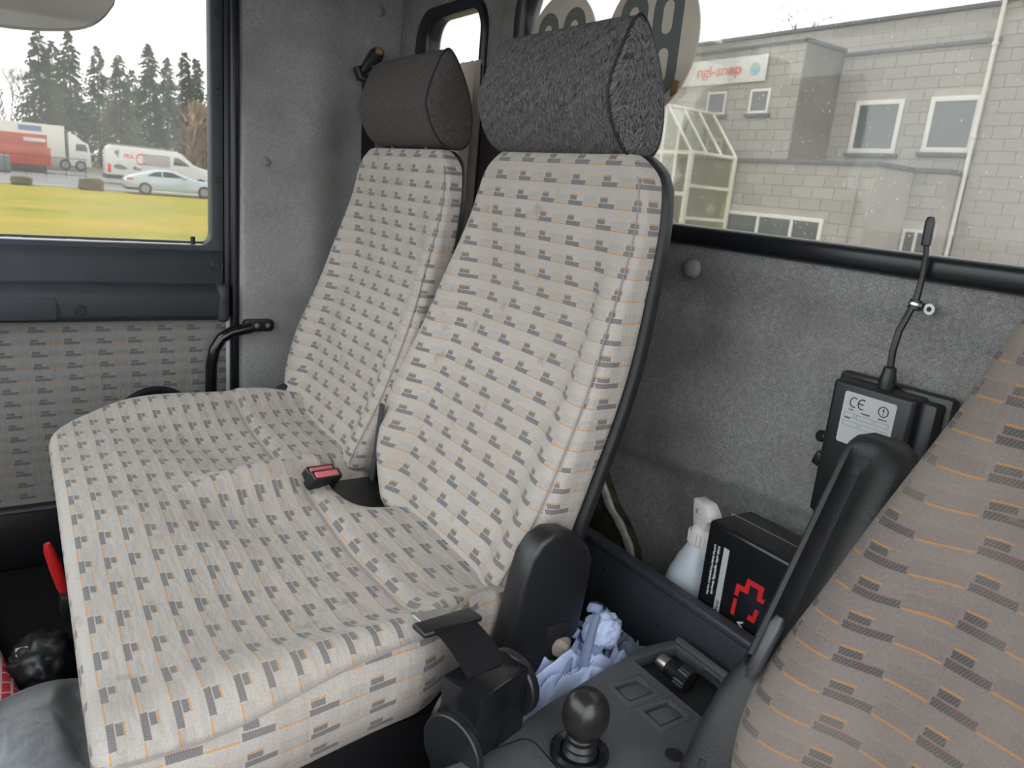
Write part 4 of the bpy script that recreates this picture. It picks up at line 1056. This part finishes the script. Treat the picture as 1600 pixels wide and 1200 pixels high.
# glazed porch
pc = thing('glazed_porch', 'cream framed glass porch with pitched glass roof at the building entrance', 'porch', (-11.45, 11.3, ZG))
RX, RZ, EX, EZ, Y0, Y1 = -11.45, 1.80, .79, .95, 10.7, 11.93
for k in range(4):
    y = Y0+(Y1-Y0)*k/3
    for s in (-1, 1): part('rafter', tube(B(), [(RX, y, RZ), (RX+s*EX, y, EZ)], .028, 6), M['canopy_bar'], pc)
for s in (-1, 1):
    part('eave', tube(B(), [(RX+s*EX, Y0, EZ), (RX+s*EX, Y1, EZ)], .035, 6), M['canopy_bar'], pc)
    for k in range(3):
        ya, yb = Y0+(Y1-Y0)*k/3+.02, Y0+(Y1-Y0)*(k+1)/3-.02; bm = B()
        vs = [bm.verts.new(p) for p in ((RX, ya, RZ-.01), (RX, yb, RZ-.01), (RX+s*EX, yb, EZ-.01), (RX+s*EX, ya, EZ-.01))]; bm.faces.new(vs)
        part('roof_pane', bm, M['canopy_pane'], pc, smooth=0)
    for y in (Y0, Y1-.05): part('post', boxb(RX+s*EX-.04, RX+s*EX+.04, y-.04, y+.04, ZG, EZ, .005), M['canopy_bar'], pc)
    for z in (-1.0, -.25, .35): part('rail', boxb(RX+s*EX-.025, RX+s*EX+.025, Y0, Y1-.05, z-.03, z+.03), M['canopy_bar'], pc)
    bm = B(); vs = [bm.verts.new(p) for p in ((RX+s*EX, Y0, ZG), (RX+s*EX, Y1, ZG), (RX+s*EX, Y1, EZ), (RX+s*EX, Y0, EZ))]; bm.faces.new(vs); part('side_pane', bm, M['canopy_pane'], pc, smooth=0)
part('ridge', tube(B(), [(RX, Y0, RZ), (RX, Y1, RZ)], .035, 6), M['canopy_bar'], pc)
part('tie_beam', boxb(RX-EX, RX+EX, Y0-.03, Y0+.03, EZ-.04, EZ+.03), M['canopy_bar'], pc)
for x in (-.40, 0, .40): part('gable_bar', boxb(RX+x-.025, RX+x+.025, Y0-.025, Y0+.025, ZG, RZ-abs(x)*1.08-.02), M['canopy_bar'], pc)
part('gable_rail', boxb(RX-EX, RX+EX, Y0-.025, Y0+.025, .15, .22), M['canopy_bar'], pc)
bm = B(); vs = [bm.verts.new(p) for p in ((RX-EX, Y0, ZG), (RX+EX, Y0, ZG), (RX+EX, Y0, EZ), (RX, Y0, RZ), (RX-EX, Y0, EZ))]; bm.faces.new(vs); part('gable_pane', bm, M['canopy_pane'], pc, smooth=0)

# --- trees
def conifer(loc, h, r, label, seed, mat='needles', start=.12):
    rnd = random.Random(seed); x, y = loc
    t = thing('conifer_tree', label, 'tree', (x, y, ZG), 'conifers behind the parked vehicles')
    part('trunk', tube(B(), [(x, y, ZG), (x+.1, y, ZG+h*.5), (x, y, ZG+h*.98)], [.22, .14, .02], 7), M['bark'], t)
    bm = B()
    lv = int(h*6); ph = rnd.random()*9
    for i in range(lv):
        u = start+(1-start)*i/lv; z = ZG+h*u
        rr = r*(1-u)**.7*(.72+.25*sin(u*23+ph)*sin(u*9+ph)+.4*rnd.random())+.15
        nb = 7 if u < .8 else 5
        for k in range(nb):
            if rnd.random() < .24: continue
            a = rnd.random()*2*pi; L = rr*(.6+.6*rnd.random()); dr = L*(.18+.25*rnd.random())
            d = Vector((cos(a), sin(a), 0)); s = Vector((-sin(a), cos(a), 0)); b0 = Vector((x, y, z))
            p1 = b0+d*L*.5-Vector((0, 0, dr*.3)); p2 = b0+d*L-Vector((0, 0, dr)); wd = .20+.22*L
            for q in range(5):
                f = .25+.75*(q+rnd.random()*.6)/5; c = b0+d*L*f-Vector((0, 0, dr*f*f))
                sg_ = 1 if q % 2 else -1
                tip = c+s*sg_*wd*(1.15-f*.6)+d*.25*wd-Vector((0, 0, .18*wd+.25*rnd.random()*wd))
                up_ = c+Vector((0, 0, .10+.12*rnd.random()))+d*.12
                bm.faces.new([bm.verts.new(v) for v in (c-d*.12, tip, up_)])
            bm.faces.new([bm.verts.new(v) for v in (b0, p1+s*.07, p2, p1-s*.07)])
    part('crown', bm, M[mat], t, smooth=0, kind='stuff')
CT = []
for x, y, h, r, d in ((85, 2.7, 11.9, 2.9, 88), (92, 5.5, 13.0, 2.9, 96), (88, 7.6, 11.6, 2.8, 112), (90, 9.7, 11.3, 3.0, 88), (84, 11.6, 12.1, 2.6, 96), (88, 13.8, 11.6, 2.7, 112), (85, 15.0, 12.0, 2.2, 88), (91, 17.2, 12.3, 2.4, 104), (95, 4.2, 12.2, 3.0, 104), (82, 9.9, 9.4, 2.9, 104)):
    CT.append((-d, y*d/x, (h-2.1)*d/x+2.1, r*d/x))
LBL = ['tall dark conifer leftmost behind the white lorry', 'tall conifer second from the left, behind the gap in front of the lorry cab', 'pointed conifer left of the middle of the row', 'bushy wide conifer in the middle of the row', 'slim conifer standing tallest behind the van roof', 'conifer behind the front half of the van', 'slim pointed conifer near the window post', 'conifer rightmost, half hidden by the window post', 'broad conifer set farther back behind the lorry', 'grey-green low pine in front of the conifers']
for i, (x, y, h, r) in enumerate(CT): conifer((x, y), h, r, LBL[i], 40+i, 'needles_pale' if i in (3, 9) else 'needles')
def bare_tree(loc, z0, h, label, seed, mat, name='bare_tree', spread=.5, depth=6, r0=.12, ymin=None):
    rnd = random.Random(seed); t = thing(name, label, 'tree', (loc[0], loc[1], z0), 'leafless trees outside')
    bm = B(); tw = B()
    def grow(p, d, L, r, k):
        e = p+d*L
        tube(bm if k > depth-3 else tw, [p, (p+e)/2+Vector((rnd.uniform(-1, 1), rnd.uniform(-1, 1), 0))*L*.06, e], [r, r*.85, r*.66], 5 if k > depth-3 else 3, False)
        if k == 0: return
        for _ in range(3 if rnd.random() < .55 else 2):
            nd = (d+Vector((rnd.uniform(-1, 1), rnd.uniform(-1, 1), rnd.uniform(-.35, .75)))*spread).normalized()
            grow(e, nd, L*rnd.uniform(.62, .86), max(.012, r*.62), k-1)
    grow(Vector((loc[0], loc[1], z0)), Vector((0, 0, 1)), h*.26, r0, depth)
    part('trunk', bm, M[mat], t, smooth=180); part('twigs', tw, M[mat], t, smooth=0, kind='stuff')
bare_tree((-98, .2), ZG, 11.5, 'pale leafless birch at the left edge behind the lorry', 3, 'twigs_pale', depth=7)
bare_tree((-130, 24.5), ZG, 15.5, 'pale brown leafless tree beside the door post', 9, 'twigs', depth=7)
bare_tree((-80, 15.4), ZG, 5.5, 'low brown leafless tree behind the van bonnet', 12, 'twigs', depth=7, spread=.8)
bare_tree((-22.6, 27), ZG, 9.3, 'dark leafless tree left behind the office roof', 5, 'twigs_dark', depth=8, r0=.16, spread=.85)
bare_tree((-27.5, 37), ZG, 11.8, 'dark leafless tree right behind the office roof', 8, 'twigs_dark', depth=8, r0=.16, spread=.85)
bare_tree((-110, 60), ZG, 20, 'faint leafless tree seen through the small rear window', 6, 'twigs_pale', depth=7, r0=.3)
def thicket(pts, label, name, mat, seed, h):
    rnd = random.Random(seed); bm = B()
    for _ in range(2200):
        x, y = pts[0]+rnd.random()*(pts[1]-pts[0]), pts[2]+rnd.random()*(pts[3]-pts[2]); z = ZG+rnd.random()**1.3*h
        d = Vector((rnd.uniform(-.6, .6), rnd.uniform(-.6, .6), rnd.uniform(.3, 1))).normalized(); L = .7+rnd.random()
        s = d.orthogonal().normalized()*(.05+.09*rnd.random())
        p = Vector((x, y, z)); bm.faces.new([bm.verts.new(v) for v in (p-s, p+s, p+d*L)])
    single(name, bm, mat, label, 'undergrowth', (pts[0], pts[2], ZG), smooth=0, kind='stuff')
thicket((-124, -119, .5, 34), 'brown leafless undergrowth below the conifers', 'undergrowth', plain('undergrowth_twigs', (.105, .095, .072), .95, 0, .1, 0, 300, .4, .5), 5, 9.0)
thicket((-124, -119, -16, -.2), 'brown leafless scrub behind the trailer', 'scrub', plain('scrub_twigs', (.16, .13, .10), .95, 0, .1, 0, 300, .4, .5), 6, 8.5)
thicket((-74, -71, 12.9, 18), 'orange-brown leafless scrub beside the van bonnet', 'scrub', plain('brown_scrub', (.24, .17, .12), .95, 0, .1, 0, 300, .4, .5), 16, 6.0)

# --- vehicles
def wheel(parent, x, y, z, r, w=.22):
    wh = part('wheel', lathe(B(), [(r*.62, 0), (r*.94, 0), (r, w*.2), (r, w), (r*.6, w)], (x, y, z), (-1, 0, 0), 22), M['tyre'], parent)
    part('rim', lathe(B(), [(r*.62, 0), (r*.55, -.03+.05), (r*.2, .03), (0, .02)], (x+.01, y, z), (-1, 0, 0), 18), M['rim'], wh)
def rot_about(bm, c, a):
    bmesh.ops.transform(bm, matrix=Matrix.Translation(c) @ Matrix.Rotation(a, 4, 'Z') @ Matrix.Translation(-Vector(c)), verts=bm.verts); return bm
# van
vx = -57.0
van = thing('delivery_van', 'white panel van with grey and red side lettering parked behind the silver car', 'van', (vx-1, 8.5, ZG))
part('body', prism([(5.2, -1.62), (5.18, -.9), (5.30, .20), (5.5, .32), (9.3, .26), (9.7, .18), (10.55, -.55), (11.45, -.78), (11.75, -1.05), (11.8, -1.65)], 'x', vx-1.95, vx, .07, seg=3), M['car_white'], van)
part('bumper', boxb(vx-1.95, vx+.03, 5.12, 6.4, -1.78, -1.52, .03), M['dark_metal'], van)
part('sill', boxb(vx-1.9, vx+.01, 6.6, 10.6, -1.78, -1.58, .03), M['decal_dark'], van)
part('cab_window', prism([(9.25, -.62), (9.27, -.12), (9.62, -.12), (10.28, -.62)], 'x', vx-.02, vx+.015, .01), M['veh_glass'], van)
part('windscreen', prism([(9.82, .05), (10.60, -.52), (10.5, -.52), (9.74, .05)], 'x', vx-1.8, vx-.1, .005), M['veh_glass'], van)
part('grey_decal', prism([(7.35, -.78), (7.38, -.05), (9.02, -.07), (9.02, -.82)], 'x', vx-.01, vx+.008), M['van_grey'], van)
part('lettering', text_bm('FEX', 0, .60, .26, (vx+.012, 6.25, -.42), (0, 1, 0), (0, 0, 1), .004, .02), M['red_print'], van)
part('lettering', text_bm('ENTER', 0, 1.25, .26, (vx+.014, 7.62, -.58), (0, 1, 0), (0, 0, 1), .004, .0), plain('pale_red_letters', (.42, .20, .20), .6), van)
rb = B(); tube(rb, [(vx+.014, 7.28+.30*cos(radians(a)), -.42+.33*sin(radians(a))) for a in range(40, 330, 10)], [.02+.028*abs(sin(radians(a/1.0-20))) for a in range(40, 330, 10)], 6)
part('ring_letter', rb, M['red_print'], van, 'red ring shaped letter')
for pts_ in ([(5.68, -.14), (5.78, .06), (5.84, -.04), (5.95, .10), (6.0, -.12), (5.92, -.2), (5.98, -.42), (5.86, -.36), (5.8, -.22)], [(5.6, -1.06), (5.72, -.88), (5.98, -.84), (6.28, -.95), (6.5, -1.10), (6.2, -1.18), (5.9, -1.16)], [(6.75, -1.12), (6.80, -.92), (6.95, -.88), (7.02, -1.02), (7.28, -1.0), (7.2, -1.16)]):
    part('dark_decal', prism(pts_, 'x', vx-.01, vx+.006), M['decal_dark'], van)
part('tail_lamp', boxb(vx-.06, vx+.02, 5.28, 5.48, -1.40, -.86, .02), M['tail'], van)
part('roof_rack', tube(B(), [(vx-.1, 5.3, .37), (vx-.1, 9.2, .33)], .03, 6), M['van_grey'], van)
wheel(van, vx+.02, 6.75, -1.74, .36); wheel(van, vx+.02, 10.95, -1.74, .36)
# silver coupe
cx = -44.6
car = thing('silver_coupe', 'silver coupe car parked in front of the white van', 'car', (cx-.9, 7.3, ZG))
prof = [(4.98, -1.78), (4.93, -1.45), (5.05, -1.24), (5.25, -1.18), (5.75, -1.02), (6.30, -.84), (6.85, -.78), (7.35, -.82), (7.95, -1.04), (8.30, -1.18), (9.05, -1.27), (9.45, -1.42), (9.55, -1.68), (9.5, -1.85), (5.2, -1.88)]
part('body', prism(prof, 'x', cx-1.78, cx, .07, seg=3), M['silver'], car)
part('side_window', prism([(5.95, -1.14), (6.25, -.95), (6.62, -.87), (6.66, -1.14)], 'x', cx-.02, cx+.012), M['veh_glass'], car)
part('side_window', prism([(6.72, -1.14), (6.70, -.87), (7.15, -.88), (7.75, -1.12)], 'x', cx-.02, cx+.012), M['veh_glass'], car)
part('side_skirt', boxb(cx-1.7, cx+.01, 6.0, 8.5, -1.93, -1.86, .02), M['car_white'], car)
part('rear_diffuser', boxb(cx-1.7, cx+.0, 4.96, 5.55, -1.88, -1.72, .03), M['dark_metal'], car)
part('tail_lamp', boxb(cx-.08, cx+.012, 4.99, 5.30, -1.38, -1.28, .02), M['tail'], car)
part('door_mirror', box(B(), (cx+.06, 7.75, -1.12), (.14, .2, .12), .04, 2), M['silver'], car)
wheel(car, cx+.02, 5.85, -1.78, .33); wheel(car, cx+.02, 8.75, -1.78, .33)
# lorry and red container
lx = -80.0
lo = thing('white_lorry', 'white lorry with cream box trailer behind the red container', 'lorry', (lx-1.2, 0, ZG))
tr2 = part('box_body', boxb(lx-2.5, lx, -9, 4.15, -1.15, 1.62, .04), M['trailer'], lo, 'cream box trailer')
part('blue_panel', prism([(.75, .98), (2.45, .98), (2.45, 1.42), (.75, 1.42)], 'x', lx-.01, lx+.02), M['decal_blue'], tr2)
part('chassis', boxb(lx-2.3, lx-.05, -9, 5.6, -1.75, -1.15, .03), M['dark_metal'], lo)
part('side_skirt', boxb(lx-.1, lx+.0, 2.7, 4.0, -1.75, -1.05, .02), M['van_grey'], lo)
cab = part('cab', prism([(4.42, -1.7), (4.42, 1.15), (4.9, 1.0), (5.55, .45), (5.95, .32), (6.12, -.55), (6.15, -1.7)], 'x', lx-2.45, lx, .06), M['car_white'], lo)
part('cab_window', prism([(4.95, -.35), (5.0, .22), (5.75, .22), (5.88, -.35)], 'x', lx-.01, lx+.02), M['veh_glass'], cab)
part('cab_mirror', box(B(), (lx+.12, 6.1, .05), (.18, .08, .5), .03), M['dark_metal'], cab)
for y in (-3, 4.1, 5.3): wheel(lo, lx+.02, y, -1.62, .46, .3)
rx = -69.0
ct = thing('red_container', 'red steel container with a white name plate beside the lorry', 'container', (rx-1, -1, ZG))
part('upper_body', boxb(rx-2.3, rx, -8, 2.42, -.30, .62, .03), M['container'], ct)
part('lower_body', boxb(rx-2.4, rx+.05, -8, 2.62, -1.62, -.28, .03), M['container'], ct)
part('skid', boxb(rx-2.2, rx, -7, 2.3, -2.1, -1.60, .03), M['dark_metal'], ct)
pt_ = part('name_plate', boxb(rx-.01, rx+.03, .93, 2.32, .08, .34, .01), plain('pale_plate', (.50, .47, .45), .5), ct, 'pale plate with faded print')
part('print', boxb(rx+.03, rx+.035, 1.05, 1.45, .17, .25), plain('faded_pink', (.38, .25, .24), .6), pt_)
for k in range(3): part('rib', boxb(rx+.05, rx+.08, 1.15, 1.75, -.55-.2*k, -.50-.2*k), M['container'], ct)
# railing, bins and stones
fn_ = thing('roadside_railing', 'thin dark railing in front of the red container', 'railing', (-61, 1.5, ZG))
for k in range(7): part('post', tube(B(), [(-61, -2.6+k*1.15, ZG), (-61, -2.6+k*1.15, -.80)], .022, 5), M['dark_metal'], fn_)
for z in (-.82, -1.9): part('rail', tube(B(), [(-61, -3, z), (-61, 4.4, z)], .022, 5), M['dark_metal'], fn_)
single('waste_bin', boxb(-64.4, -63.6, -1.3, .02, ZG, -.95, .12, 3), plain('grey_bin', (.12, .13, .135), .5), 'dark grey waste bin at the left window edge', 'bin', (-64, -.6, ZG))
def stone(c, s, label, mat, seed):
    from mathutils import noise
    bm = B(); bmesh.ops.create_cube(bm, size=1.5); bmesh.ops.subdivide_edges(bm, edges=bm.edges[:], cuts=6, use_grid_fill=True)
    for v in bm.verts:
        d = v.co; d = d.lerp(d.normalized(), .45); d = d*(1+.18*noise.noise(d*2+Vector((seed, 0, 0))))
        v.co = Vector((d.x*s[0], d.y*s[1], d.z*s[2]))+Vector(c)
    single('boulder', bm, mat, label, 'boulder', (c[0], c[1], ZG), 'boulders on the verge', smooth=60)
stone((-46.2, .42, -1.90), (.4, .55, .26), 'mossy low boulder at the edge of the lawn, left one', M['stone_moss'], 2)
stone((-45.6, 3.45, -1.84), (.5, .68, .40), 'dark brown boulder beside the rear of the van', M['stone'], 5)
single('kerb_stone', boxb(-47.4, -47.0, -10, 2.6, ZG-.1, ZG+.06, .03), plain('pale_kerb', (.34, .33, .31), .8), 'pale kerb between lawn and road', 'kerb', (-47.2, 0, ZG))
